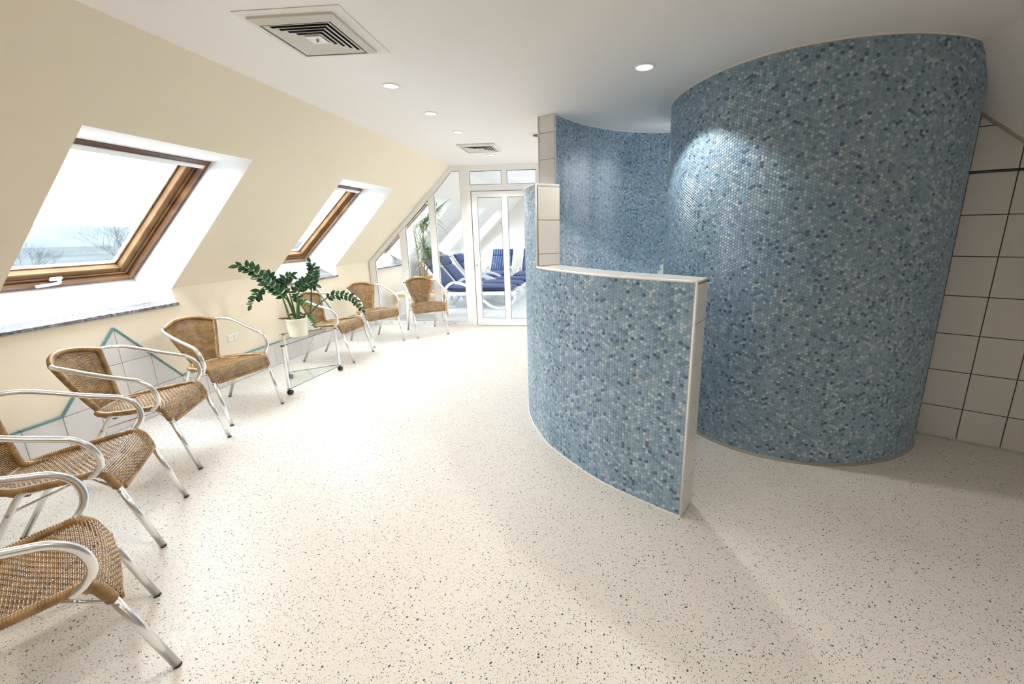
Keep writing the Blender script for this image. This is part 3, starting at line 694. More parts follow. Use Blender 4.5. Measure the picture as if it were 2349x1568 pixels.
# plaster bead along the top, coved strip along the foot
b = MB(); pp = strip_pts(CYL, .0, 1, .004, sc_, 110); b.tube([(x*(1+LEAN(2.45)/math.hypot(x, y)), y*(1+LEAN(2.45)/math.hypot(x, y)), ctop(x, y)-.004) for x, y in pp], .007, 6); struct(b.build('trim_2', M['white_wall'], None, True))
b = MB(); pp = strip_pts(BACK, .0, 1, .004, sb_, 50); b.tube([(x, y, CZ-.004) for x, y in pp], .006, 6); struct(b.build('trim_3', M['white_wall'], None, True))
def cove(P, t0, t1, side, w, h, name, mt):
    a = strip_pts(P, t0, t1, 0, side, 80); c = strip_pts(P, t0, t1, w*.45, side, 80); d = strip_pts(P, t0, t1, w, side, 80); n = len(a); b = MB()
    b.add([(*p, h) for p in a]+[(*p, h*.35) for p in c]+[(*p, .004) for p in d]+[(*p, 0) for p in d], [(k*n+i, k*n+i+1, (k+1)*n+i+1, (k+1)*n+i) for k in range(3) for i in range(n-1)])
    return struct(b.build(name, mt, None, True))
cove([(x*(1-.04/math.hypot(x, y)), y*(1-.04/math.hypot(x, y))) for x, y in CYL], .12, 1, sc_, .016, .020, 'baseboard_curved', mat('grey_green_cove', (.30, .30, .26), .5))
cove(OUT, 0, f2, so_, .008, .008, 'baseboard_low', M['tile'])

# tiled end faces, caps and plastic corner profiles of the stepped wall
def face_tiles(a, b, zs, parent, mt, g=.004, out=None, th=.006):
    a, b = Vector((*a, 0)), Vector((*b, 0)); u = (b-a); L = u.length; u.normalize(); n = Vector((u.y, -u.x, 0))
    if n.dot(Vector((*out, 0))-a) < 0: n = -n
    pl = lambda s, z, d: a+u*s+n*d+Vector((0, 0, z))
    bb = MB(); bb.quad(pl(0, zs[0], .001), pl(L, zs[0], .001), pl(L, zs[-1], .001), pl(0, zs[-1], .001)); bb.build('grout_bed', M['grout_left'], parent)
    for z0, z1 in zip(zs, zs[1:]): tile_obj([(.009, z0+g/2), (L-.004, z0+g/2), (L-.004, z1-g/2), (.009, z1-g/2)], pl, mt, parent, th)
    return pl
endz = [.004, .205, .414, .626, .844, 1.056, 1.248]
pl = face_tiles(OUT[0], INN[0], endz, wlow, M['tile_cap'], out=(1.2, 1.4))
po, pi_ = strip_pts(OUT, f1, f1+.001, 0, 1, 1)[0], strip_pts(INN, g1, 1, 0, 1, 1)[0]
face_tiles(po, pi_, [ZL+.012, 1.348, 1.574, ZM-.012], wmid, mat('beige_white_tile', (.84, .81, .76), .3), out=(0, 0))
face_tiles((-.54, 3.954), (-.383, 3.869), [ZM+.01]+[1.909, 2.129, 2.349, CZ], wtal, M['tile'], out=(0, 0))
def cap(Pa, a0, a1, Pb, b0, b1, z, parent, n, mt, name='cap_tile', h=.012, over=.004):
    A_ = strip_pts(Pa, a0, a1, over, so_, n*6); B_ = strip_pts(Pb, b0, b1, 0, si_, n*6)
    for k in range(n):
        b = MB(); ia, ib = k*6, (k+1)*6; g = .12
        ra = [A_[i] for i in range(ia, ib+1)]; rb = [B_[i] for i in range(ia, ib+1)]
        poly = ra+rb[::-1]; cx, cy = sum(p[0] for p in poly)/len(poly), sum(p[1] for p in poly)/len(poly)
        poly = [(p[0]+(cx-p[0])*.008, p[1]+(cy-p[1])*.008) for p in poly]
        b.prism(poly, z, z+h); b.build(name, mt, parent)
cap(OUT, 0, f1, INN, 0, g1, ZL-.001, wlow, 8, M['tile_cap'])
cap(OUT, f1, f2, INN, g1, 1, ZM-.001, wmid, 5, M['tile_cap'])
def profile(P, t0, t1, z, side, parent, r=.008):
    b = MB(); b.tube([(x, y, z) for x, y in strip_pts(P, t0, t1, .004, side, 60)], r, 8); return b.build('edge_profile', M['pvc'], parent, True)
profile(OUT, 0, f1, ZL+.006, so_, wlow, .0062); profile(OUT, f1, f2, ZM+.006, so_, wmid, .005)
b = MB(); x, y = OUT[0]; b.tube([(x-.002, y-.004, 0), (x-.002, y-.004, ZL+.006)], .0058, 8); b.build('edge_profile', M['pvc'], wlow, True)
b = MB(); b.tube([(OUT[0][0]-.002, OUT[0][1]-.004, ZL+.007), (INN[0][0]+.004, INN[0][1], ZL+.007)], .006, 8); b.build('edge_profile', M['pvc'], wlow, True)
b = MB(); b.tube([(po[0]-.002, po[1]-.003, ZL+.01), (po[0]-.002, po[1]-.003, ZM+.006)], .006, 8); b.build('edge_profile', M['pvc'], wmid, True)
b = MB(); b.tube([(-.542, 3.95, ZM+.01), (-.542, 3.95, CZ)], .006, 8); b.tube([(-.381, 3.866, ZM+.01), (-.381, 3.866, CZ)], .005, 8); b.build('edge_profile', M['pvc'], wtal, True)

# ------------------------------------------------------------------ ceiling fittings
def downlight(x, y, label, lit=True, r=.048):
    t = empty('downlight', (x, y, CZ)); tag(t, label, 'ceiling light', 'recessed ceiling downlights')
    b = MB(); b.lathe([(r*1.22, 0), (r*1.2, -.005), (r*1.02, -.008), (r*.95, -.004), (r*.95, .0)], n=28); b.build('ring', M['frame_white'], t, True)
    b = MB(); b.lathe([(r*.95, -.002), (r*.5, -.0035), (r*.05, -.004)], n=20); b.build('lamp', M['bulb'] if lit else M['bulb_dim'], t)
for (x, y), l in zip(DOWN, ('downlight nearest the big square vent, in the row above the chairs', 'second ceiling downlight in the row beyond the big vent', 'third ceiling downlight, just before the far small-looking vent', 'farthest ceiling downlight, between the far vent and the glass partition')):
    downlight(x, y, 'round white recessed '+l)
downlight(.274, 2.926, 'round recessed downlight above the low mosaic wall, beside the curved blue wall', r=.055)
for x, y in ((-1.0, 8.0), (-1.2, 9.5)):
    downlight(x, y, 'recessed ceiling downlight beyond the glass partition, '+('the nearer one' if y < 9 else 'the farther one'))
t = empty('ceiling_speaker', (-.62, 4.66, CZ)); tag(t, 'round ceiling speaker with dark grille half hidden by the tall tiled column', 'speaker')
b = MB(); b.lathe([(.115, 0), (.114, -.006), (.095, -.009), (.090, -.004)], n=32); b.build('ring', M['frame_white'], t, True)
b = MB(); b.lathe([(.090, -.003), (.045, -.007), (.004, -.008)], n=32); b.build('grille', mat('grey_speaker_grille', (.10, .09, .085), .7), t, True)

def diffuser(cx, cy, rz, hw, label):
    t = empty('ceiling_vent', (cx, cy, CZ), rz); tag(t, label, 'vent', 'square ceiling air vents')
    b = MB(); b.box((-hw+.02, -hw+.02, -.0065), (hw-.02, hw-.02, -.0048)); b.build('duct_shade_plate', M['duct_shade'], t)  # flat black plate painted as the shade inside the duct, ceiling is uncut
    def ring(nm, h0, z0, h1, z1, mt, th=.0015):
        b = MB(); o = [(-1, -1), (1, -1), (1, 1), (-1, 1)]
        vs = [(x*h0, y*h0, z0) for x, y in o]+[(x*h1, y*h1, z1) for x, y in o]+[(x*(h0-th), y*(h0-th), z0+th) for x, y in o]+[(x*(h1-th), y*(h1-th), z1+th) for x, y in o]
        b.add(vs, [(i, (i+1) % 4, 4+(i+1) % 4, 4+i) for i in range(4)]+[(8+i, 12+i, 12+(i+1) % 4, 8+(i+1) % 4) for i in range(4)]+[(i, 8+i, 8+(i+1) % 4, (i+1) % 4) for i in range(4)]+[(4+i, 4+(i+1) % 4, 12+(i+1) % 4, 12+i) for i in range(4)]); return b.build(nm, mt, t)
    # flat rim
    b = MB(); o = [(-1, -1), (1, -1), (1, 1), (-1, 1)]; i_ = hw-.034
    for za, zb in ((-.026, -.026),):
        vs = [(x*hw, y*hw, 0) for x, y in o]+[(x*hw, y*hw, -.014) for x, y in o]+[(x*i_, y*i_, -.028) for x, y in o]+[(x*i_, y*i_, -.002) for x, y in o]
        b.add(vs, [(k*4+i, k*4+(i+1) % 4, (k+1)*4+(i+1) % 4, (k+1)*4+i) for k in range(3) for i in range(4)])
    b.build('rim', M['vent'], t)
    pitch = (i_-.055)/4.6
    for k in range(5):
        ho = i_-.006-pitch*k-.004
        ring('louvre', ho-.0170, -.0205, ho, -.026, M['vent'])
    b = MB(); hc = i_-pitch*5-.004; b.add([(x*hc, y*hc, -.026) for x, y in o]+[(x*hc*.9, y*hc*.9, -.010) for x, y in o]+[(0, 0, -.022)], [(i, (i+1) % 4, 8) for i in range(4)]+[(i, 4+i, 4+(i+1) % 4, (i+1) % 4) for i in range(4)]); b.build('centre_plate', M['frame_white'], t)
    b = MB(); b.lathe([(.006, -.020), (.006, -.034), (.003, -.036)], n=10); b.build('screw', M['screw'], t)
    return t
diffuser(-1.4365, 2.224, .037, .211, 'large square cream air vent with open black slots, nearest on the ceiling')
diffuser(-1.42, 5.16, .03, .222, 'far square cream air vent near the glass partition')
b = MB(); b.bbox((-.258, -.256, -.004), (.258, .256, -.0002), .001); o = b.build('ceiling_panel', M['ceil_panel']); o.location = (-1.424, 2.222, CZ); o.rotation_euler = (0, 0, .037)
tag(o, 'square painted access panel around the nearest ceiling vent', 'panel')
b = MB(); b.bbox((-.2, -.2, -.004), (.2, .2, -.0002), .001); o = b.build('panel_light', M['bulb']); o.location = (-1.45, 8.2, CZ)
tag(o, 'lit square ceiling light seen through the transom glass', 'ceiling light')

# switch pair on the left wall
t = empty('wall_socket', (XW, 3.715, .47)); tag(t, 'double square cream switch plate on the left wall behind the chair', 'switch')
b = MB(); b.bbox((0, -.078, -.043), (.008, .078, .043), .003); b.build('cover_plate', M['socket'], t)
for dy in (-.037, .037): b = MB(); b.bbox((.008, dy-.033, -.033), (.013, dy+.033, .033), .003); b.build('rocker', M['socket'], t)

# ------------------------------------------------------------------ rattan stacking armchair (local x forward, y left)
def lerp(a, b, t): return a+(b-a)*t
def interp_tab(T, u):
    for (u0, a), (u1, b) in zip(T, T[1:]):
        if u <= u1: t = (u-u0)/(u1-u0); return tuple(lerp(x, y, t) for x, y in zip(a, b))
    return T[-1][1]
def smooth_tab(pts):
    C = catmull([Vector(p) for p in pts], 10); acc = [0]
    for a, b in zip(C, C[1:]): acc.append(acc[-1]+(b-a).length)
    return C, acc
# seat profile: (x, z, halfwidth)
seatC, seatA = smooth_tab([(-.200, .430, .112), (-.165, .427, .145), (-.12, .427, .175), (-.05, .430, .192), (.05, .440, .208), (.13, .452, .216), (.185, .456, .218), (.216, .437, .220), (.232, .405, .222), (.246, .362, .222)])
def seat_pt(u, v):
    x = np.interp(u, seatA, [c.x for c in seatC]); z = np.interp(u, seatA, [c.y for c in seatC]); w = np.interp(u, seatA, [c.z for c in seatC])
    sag = .016*(1-v*v)*max(0, min(1, u/.1))*max(0, min(1, (.40-u)/.12))
    bow = .012*(1-v*v)*max(0, min(1, (u-.36)/.08))
    return Vector((x+bow, v*w, z-sag))
def back_pt(u, v):   # u from 0 (bottom) to LB (top)
    t = u/.37; w = lerp(.098, .188, t)
    xe = lerp(-.197, -.292, t); dx = lerp(.012, .070, t); ze = lerp(.435, .757, t)
    return Vector((xe-dx*(1-v*v), v*w, ze+.040*t*t*(1-v*v)))
def weave(pt, L, nweft, nwarp, patch=None, wl=.0040, wt=.0025, ww=.0020):
    b = MB(); NV = 2*nwarp
    def nrm(u, v):
        e = 1e-3; a = pt(min(u+e, L), v)-pt(max(u-e, 0), v); c = pt(u, min(v+e, 1))-pt(u, max(v-e, -1)); n = a.cross(c); return (n.normalized() if n.length else Vector((0, 0, 1))), a.normalized()
    A = .0018
    vs = []; fs = []
    for j in range(nweft):
        u = L*(j+.5)/nweft; base = len(vs)
        for i in range(NV+1):
            v = -1+2*i/NV; n, tu = nrm(u, v); ph = math.cos(PI*(i/2+j)) if i % 2 == 0 else 0
            amp = A
            if patch and patch(u, v): amp = A*2.4; ph = math.cos(PI*(i/4+j//3)) if i % 2 == 0 else ph
            p = pt(u, v)+n*(amp*ph); 
            vs += [p+tu*wl, p+n*wt, p-tu*wl, p-n*wt]
        for i in range(NV):
            for k in range(4): fs.append((base+i*4+k, base+i*4+(k+1) % 4, base+(i+1)*4+(k+1) % 4, base+(i+1)*4+k))
    for i in range(nwarp+1):
        v = -1+2*i/nwarp; base = len(vs); NU = max(14, nweft//3)
        for j in range(NU+1):
            u = L*j/NU; n, tu = nrm(u, v); p = pt(u, v); tv = n.cross(tu); vs += [p+tv*ww, p+n*.0014, p-tv*ww, p-n*.0014]
        for j in range(NU):
            for k in range(4): fs.append((base+j*4+k, base+j*4+(k+1) % 4, base+(j+1)*4+(k+1) % 4, base+(j+1)*4+k))
    b.add(vs, fs); return b
def wrap(P, r, pitch=.0072, n=9, amp=.0013):
    """cord-wound tube: ridges along its length"""
    C = catmull(P, 10); acc = [0]
    for a, c in zip(C, C[1:]): acc.append(acc[-1]+(c-a).length)
    N = int(acc[-1]/pitch*4); q = np.linspace(0, acc[-1], N+1)
    pts = [Vector((np.interp(s, acc, [c.x for c in C]), np.interp(s, acc, [c.y for c in C]), np.interp(s, acc, [c.z for c in C]))) for s in q]
    b = MB(); b.tube(pts, [r+amp*(.0, .9, 0, -1.1)[i % 4] for i in range(len(pts))], n); return b
def chair_proto():
    t = empty('armchair', (0, 0, 0))
    bk_ = weave(back_pt, .37, 46, 17, patch=lambda u, v: .20 < u < .265 and abs(v) < .5 and (abs(u-.232)/.034+abs(v)/.55) < 1.15).build('backrest', M['rattan'], t, True)
    st_ = weave(seat_pt, seatA[-1], 56, 26).build('seat', M['rattan'], t, True)
    # wound rails of the back and its top
    for sg in (-1, 1):
        P = [Vector((-.292, sg*.192, .770)), Vector((-.262, sg*.165, .655)), Vector((-.226, sg*.128, .53)), Vector((-.199, sg*.104, .452)), Vector((-.170, sg*.122, .425)), Vector((-.115, sg*.170, .418)), Vector((-.06, sg*.195, .418))]
        wrap(P, .0160).build('back_rail', M['rattan'], bk_, True)
    P = [back_pt(.37, v)+Vector((0, 0, .010)) for v in np.linspace(-1.04, 1.04, 9)]
    wrap([Vector(p) for p in P], .0175).build('top_rail', M['rattan'], bk_, True)
    for sg in (-1, 1):
        P = [Vector((-.185, sg*.128, .428)), Vector((-.15, sg*.162, .430)), Vector((-.10, sg*.192, .434)), Vector((-.04, sg*.209, .440)), Vector((.02, sg*.220, .445)), Vector((.09, sg*.229, .453)), Vector((.150, sg*.234, .457))]
        wrap(P, .0165).build('seat_rail', M['rattan'], st_, True)
        P = [Vector((.145, sg*.234, .458)), Vector((.175, sg*.235, .456)), Vector((.202, sg*.234, .435)), Vector((.215, sg*.233, .405)), Vector((.226, sg*.232, .372))]
        wrap(P, .0175).build('corner_wrap', M['rattan'], st_, True)
    b = MB(); b.bbox((.238, -.215, .345), (.252, .215, .371), .004); b.build('front_rail', M['rattan'], st_)
    # aluminium arms
    for sg in (-1, 1):
        P = [Vector(p) for p in ((-.292, sg*.190, .768), (-.255, sg*.232, .768), (-.19, sg*.262, .757), (-.10, sg*.272, .728), (0, sg*.272, .694), (.09, sg*.272, .668), (.145, sg*.273, .650), (.187, sg*.274, .612), (.206, sg*.271, .562), (.205, sg*.262, .512), (.183, sg*.250, .472), (.150, sg*.240, .448))]
        b = MB(); b.tube(catmull(P, 6), .0135, 12); b.build('armrest', M['chrome'], t, True)
        b = MB(); b.tube([(.226, sg*.232, .374), (.3225, sg*.228, .006)], .0132, 12); lg = b.build('leg', M['chrome'], t, True)
        b = MB(); b.tube([(.3222, sg*.228, .007), (.3242, sg*.228, 0)], .0134, 12); b.build('foot_cap', M['black'], lg, True)
        b = MB(); b.tube([(.231, sg*.243, .352), (.232, sg*.2475, .352)], .0055, 8); b.build('bolt', M['screw'], lg)
        P = [Vector(p) for p in ((-.02, sg*.208, .430), (-.068, sg*.207, .427), (-.094, sg*.208, .404), (-.125, sg*.209, .348), (-.3225, sg*.215, .006))]
        Q = catmull(P[:4], 5)+[P[4]]
        b = MB(); b.tube(Q, .0128, 12); lg = b.build('leg', M['chrome'], t, True)
        b = MB(); b.tube([(-.3215, sg*.215, .007), (-.3255, sg*.215, 0)], .0131, 12); b.build('foot_cap', M['black'], lg, True)
        b = MB(); b.tube([(-.128, sg*.222, .343), (-.128, sg*.2265, .343)], .0055, 8); b.build('bolt', M['screw'], lg)
        b = MB(); b.tube([(-.122, sg*.208, .350), (.225, -sg*.222, .352)], .0062, 8); b.build('cross_brace', M['chrome'], t, True)
    return t
chair = chair_proto()
CH = [(-1.844, .846, 56.4, 'rattan armchair nearest the camera, cut off at the lower left corner'),
      (-2.518, 1.489, 36.4, 'second rattan armchair from the camera, its back cut by the left edge'),
      (-2.977, 2.216, 24.3, 'third rattan armchair from the camera, in front of the tiled triangle'),
      (-3.197, 3.015, -10.7, 'rattan armchair just left of the glass trolley, beside the switch plate'),
      (-3.203, 4.603, 1.5, 'rattan armchair right behind the potted plant and glass trolley'),
      (-3.141, 5.40, -31, 'rattan armchair between the plant and the last chair, near the partition'),
      (-2.618, 5.959, -51.5, 'last rattan armchair, turned to face us before the glass partition')]
for i, (x, y, a, l) in enumerate(CH):
    o = chair if i == 0 else copy_tree(chair)
    o.location = (x, y, 0); o.rotation_euler = (0, 0, math.radians(a)); tag(o, l, 'chair', 'woven armchairs with aluminium arms along the left wall')

# ------------------------------------------------------------------ glass trolley
TA, TB_, TC = Vector((-2.925, 3.390, 0)), Vector((-2.872, 4.105, 0)), Vector((-3.250, 3.805, 0))
trol = empty('glass_trolley', (-3.015, 3.767, 0)); tag(trol, 'triangular two-shelf glass trolley with chrome posts and black castors', 'side table')
O_ = trol.location.copy()
def tri_round(grow, r, n=6):
    c = (TA+TB_+TC)/3; V = [p+(p-c).normalized()*grow for p in (TA, TB_, TC)]; out = []
    for i in range(3):
        p, a, b_ = V[i], V[i-1], V[(i+1) % 3]; ua, ub = (a-p).normalized(), (b_-p).normalized()
        s, e = p+ua*r, p+ub*r
        for k in range(n+1): t = k/n; out.append(((s*(1-t)**2+p*2*t*(1-t)+e*t*t)-O_)[:2])
    return out
for z, nm in ((.487, 'upper_shelf'), (.058, 'lower_shelf')):
    P = tri_round(.055, .075); n = len(P); b = MB()
    b.add([(*p, z) for p in P]+[(*p, z+.006) for p in P], [tuple(range(n))[::-1], tuple(range(n, 2*n))], 0)
    b.add([(*p, z) for p in P]+[(*p, z+.006) for p in P], [(i, (i+1) % n, n+(i+1) % n, n+i) for i in range(n)], 1)
    b.build(nm, [M['glass_table'], M['glass_edge']], trol)
for P, h in ((TA, .492), (TB_, .492), (TC, .492)):
    q = P-O_; b = MB(); b.lathe([(.0125, .064), (.0125, h-.01)], (q.x, q.y, 0), 14); ps = b.build('post', M['chrome2'], trol, True, .6)
    b = MB(); b.lathe([(.0165, h-.011), (.0165, h-.002), (.012, h+.002)], (q.x, q.y, 0), 14); b.build('cap', M['black'], ps, True, .6)
    if h > .55: b = MB(); b.lathe([(.016, .493), (.016, .505), (.0135, .508)], (q.x, q.y, 0), 14); b.build('collar', M['black'], ps, True, .6)
    b = MB(); b.lathe([(.006, .042), (.006, .058)], (q.x, q.y, 0), 8)
    for s_ in (-1, 1):
        X = lambda p: Vector((q.x+.004+p[2]*1.0, q.y+p[0], .0245+p[1]))
        b.lathe([(.012, s_*.004), (.0235, s_*.006), (.0245, s_*.012), (.021, s_*.020), (.010, s_*.0235)], (0, 0, 0), 16, 0, X)
    b.build('castor', M['black'], ps, True, .7)

# ------------------------------------------------------------------ ZZ plant in ivory pot
plant = empty('potted_plant', (-3.02, 3.74, .494)); tag(plant, 'glossy dark green plant with arching leafy stems in an ivory pot', 'plant')
b = MB(); b.lathe([(.078, 0), (.084, .004), (.090, .06), (.098, .165), (.104, .172), (.105, .186), (.100, .188), (.094, .178), (.088, .15)], n=32); pot = b.build('pot', M['pot'], plant, True, .8)
b = MB(); b.lathe([(.090, .150), (.06, .162), (.01, .166)], n=20); b.build('soil', M['soil'], plant)
def leaf_mesh(mt, L=.076, W=.047):
    b = MB(); n = 5; vs = []; fs = []
    for i in range(n+1):
        t = i/n; w = W/2*math.sin(PI*min(1, t*.93+.05))**.8*(1-.25*t); x = L*t; dz = -.010*t*t
        vs += [(x, -w, dz+w*.35), (x, 0, dz), (x, w, dz+w*.35)]
    for i in range(n):
        for k in (0, 1): fs.append((i*3+k, (i+1)*3+k, (i+1)*3+k+1, i*3+k+1))
    b.add(vs, fs); return b.mesh('leaf', mt, True)
LM = [leaf_mesh(M['leaf']), leaf_mesh(M['leaf'], .066, .043), leaf_mesh(M['leaf2'], .055, .030)]
STEMS = [([(-.004, -.081, .160), (-.023, -.096, .358), (-.043, -.112, .455), (-.098, -.156, .541), (-.159, -.206, .649), (-.222, -.256, .725), (-.265, -.291, .729)], .38, 10, 1.18, 0),
 ([(-.018, .011, .160), (-.05, -.014, .356), (-.082, -.041, .42), (-.11, -.063, .518), (-.145, -.091, .62)], .5, 7, 1.0, 0),
 ([(-.030, .033, .160), (-.049, .024, .423), (-.063, .013, .52), (-.061, .015, .579), (-.022, .047, .611)], .72, 5, 1.0, 0),
 ([(-.04, .05, .160), (-.084, .022, .405), (-.104, .006, .473), (-.137, -.021, .565), (-.191, -.064, .634)], .5, 7, 1.0, 0),
 ([(.040, -.050, .160), (.081, -.038, .409), (.104, -.018, .489), (.15, .018, .543), (.203, .061, .514)], .6, 9, 1.05, 0),
 ([(.070, .07, .165), (.098, .112, .30), (.113, .129, .457), (.138, .15, .594), (.15, .16, .672), (.131, .145, .733)], .62, 7, 1.0, 0),
 ([(.075, .05, .165), (.129, .079, .244), (.182, .121, .311), (.26, .184, .375), (.348, .255, .381), (.433, .324, .335), (.491, .371, .211)], .40, 10, .85, 0),
 ([(-.05, .057, .165), (-.10, .04, .36), (-.156, .003, .455), (-.224, -.052, .51), (-.274, -.092, .474), (-.312, -.123, .402), (-.341, -.147, .341)], .62, 7, .95, 0),
 ([(.06, .014, .165), (.097, .014, .225), (.124, .036, .215), (.139, .048, .163), (.145, .053, .1)], .45, 4, .7, 2),
 ([(.035, -.003, .165), (.05, .002, .372), (.032, -.013, .464)], .55, 4, .8, 0),
 ([(.045, -.037, .165), (.066, -.03, .283), (.095, -.013, .375), (.137, .004, .322)], .5, 4, .85, 2)]
for pts, start, npair, sc, lm in STEMS:
    C = catmull([Vector(p) for p in pts], 6); acc = [0]
    for a, c in zip(C, C[1:]): acc.append(acc[-1]+(c-a).length)
    b = MB(); b.tube(C, [lerp(.0105, .0022, s/acc[-1]) for s in acc], 7); st = b.build('stem', M['stem'], plant, True)
    at = lambda s: Vector([np.interp(s, acc, [c[k] for c in C]) for k in range(3)])
    for k in range(npair):
        s = acc[-1]*(start+(1-start)*(k+.5)/npair); p = at(s); T_ = (at(min(s+.01, acc[-1]))-at(s-.01)).normalized()
        view = Vector((-.63, .78, 0)); side = T_.cross(view).normalized()
        for sg in (-1, 1):
            if random.random() < .05: continue
            d = (side*sg*1.0+T_*(.55+.25*random.random())+view*random.uniform(-.35, .35)).normalized()
            up_ = (-view+Vector((0, 0, .5))+side*sg*random.uniform(-.3, .3)); up_ = (up_-d*up_.dot(d)).normalized(); yv = up_.cross(d)
            o = bpy.data.objects.new('leaf', LM[lm if lm else (k+(sg > 0)) % 2]); COL.objects.link(o); o.parent = st
            q = sc*random.uniform(.85, 1.12)*(1 if k < npair-2 else .85)
            o.matrix_local = Matrix.Translation(p) @ Matrix((d, yv, up_)).transposed().to_4x4() @ Matrix.Scale(q, 4)
    T_ = (C[-1]-C[-2]).normalized(); up_ = Vector((.5, -.6, .6)); up_ = (up_-T_*up_.dot(T_)).normalized()
    o = bpy.data.objects.new('leaf', LM[lm]); COL.objects.link(o); o.parent = st; o.matrix_local = Matrix.Translation(C[-1]) @ Matrix((T_, up_.cross(T_), up_)).transposed().to_4x4() @ Matrix.Scale(sc*.9, 4)
for k in range(16):
    a = random.uniform(0, 2*PI); r_ = random.uniform(.02, .10); z = random.uniform(.17, .225); b = MB()
    c = Vector((r_*math.cos(a), r_*math.sin(a), z)); d = Vector((random.uniform(-1, 1), random.uniform(-1, 1), random.uniform(-.4, .8))).normalized()*random.uniform(.015, .032)
    if k == 0: c = Vector((-.085, -.07, .195)); d = Vector((-.035, -.028, .004))
    if k == 1: c = Vector((.085, .05, .225)); d = Vector((.035, .025, .012))
    b.tube([c-d, c-d*.3, c+d*.5, c+d], [.004, .010, .008, .002], 7); b.build('tuber', M['root'], plant, True)

# ------------------------------------------------------------------ far room: planter on pine table, loungers
tb = empty('low_table', (-3.19, 7.10, 0)); tag(tb, 'low pale pine table behind the glass partition, carrying the palm', 'table')
b = MB(); b.bbox((-.42, -.27, .40), (.42, .27, .455), .004); b.build('tabletop', M['pine'], tb)
for sx in (-1, 1):
    for sy in (-1, 1): b = MB(); b.bbox((sx*.38-.035, sy*.23-.03, 0), (sx*.38+.035, sy*.23+.03, .40), .003); b.build('leg', M['pine'], tb)
pp = empty('potted_palm', (-3.12, 7.12, .455)); tag(pp, 'tall strap-leaved palm in a wicker planter behind the glass', 'plant')
b = MB(); b.lathe([(.125, 0), (.14, .03), (.165, .27), (.172, .29), (.16, .30), (.15, .28)], n=28); b.build('planter', M['wicker'], pp, True, .7)
b = MB(); b.lathe([(.155, .275), (.05, .285), (.01, .285)], n=16); b.build('soil', M['soil'], pp)
for (bx, by, h, lean, nl, ll) in ((-.06, .0, .92, (-.05, -.02), 80, .46), (.02, .02, .50, (.03, .0), 70, .42), (.07, -.03, .30, (.10, .02), 60, .36), (.0, -.05, 1.02, (.13, .0), 60, .44)):
    top = Vector((bx+lean[0], by+lean[1], .28+h)); b = MB(); b.tube(catmull([Vector((bx, by, .27)), Vector((bx+lean[0]*.3, by, .27+h*.5)), top], 5), .014, 8); tr_ = b.build('trunk', M['trunk'], pp, True)
    b = MB()
    for k in range(nl):
        a = random.uniform(0, 2*PI); el = random.uniform(-.1, 1.35); L = ll*random.uniform(.7, 1.1); pts = []
        for i in range(6):
            t = i/5; rr = L*t*math.cos(el*(1-t*.2)); zz = L*(math.sin(el)*t-.75*t*t*math.cos(el)*.9); p = top+Vector((rr*math.cos(a), rr*math.sin(a), zz)); wz = p.z+.455; p.x = max(p.x, XW+.10+3.12, XW+(wz-ZC1)/.955+.09+3.12) if p.z > -.3 else p.x; pts.append(p)
        sd = Vector((-math.sin(a), math.cos(a), 0)); vs = []
        for i, p in enumerate(pts): w = .010*math.sin(PI*min(1, .15+i/5*.85))+.0008; vs += [p-sd*w, p+Vector((0, 0, -w*.4)), p+sd*w]
        b.add(vs, [(i*3+k2, i*3+3+k2, i*3+4+k2, i*3+1+k2) for i in range(5) for k2 in (0, 1)])
    o = b.build('foliage', M['palm'], tr_, True); o['kind'] = 'stuff'

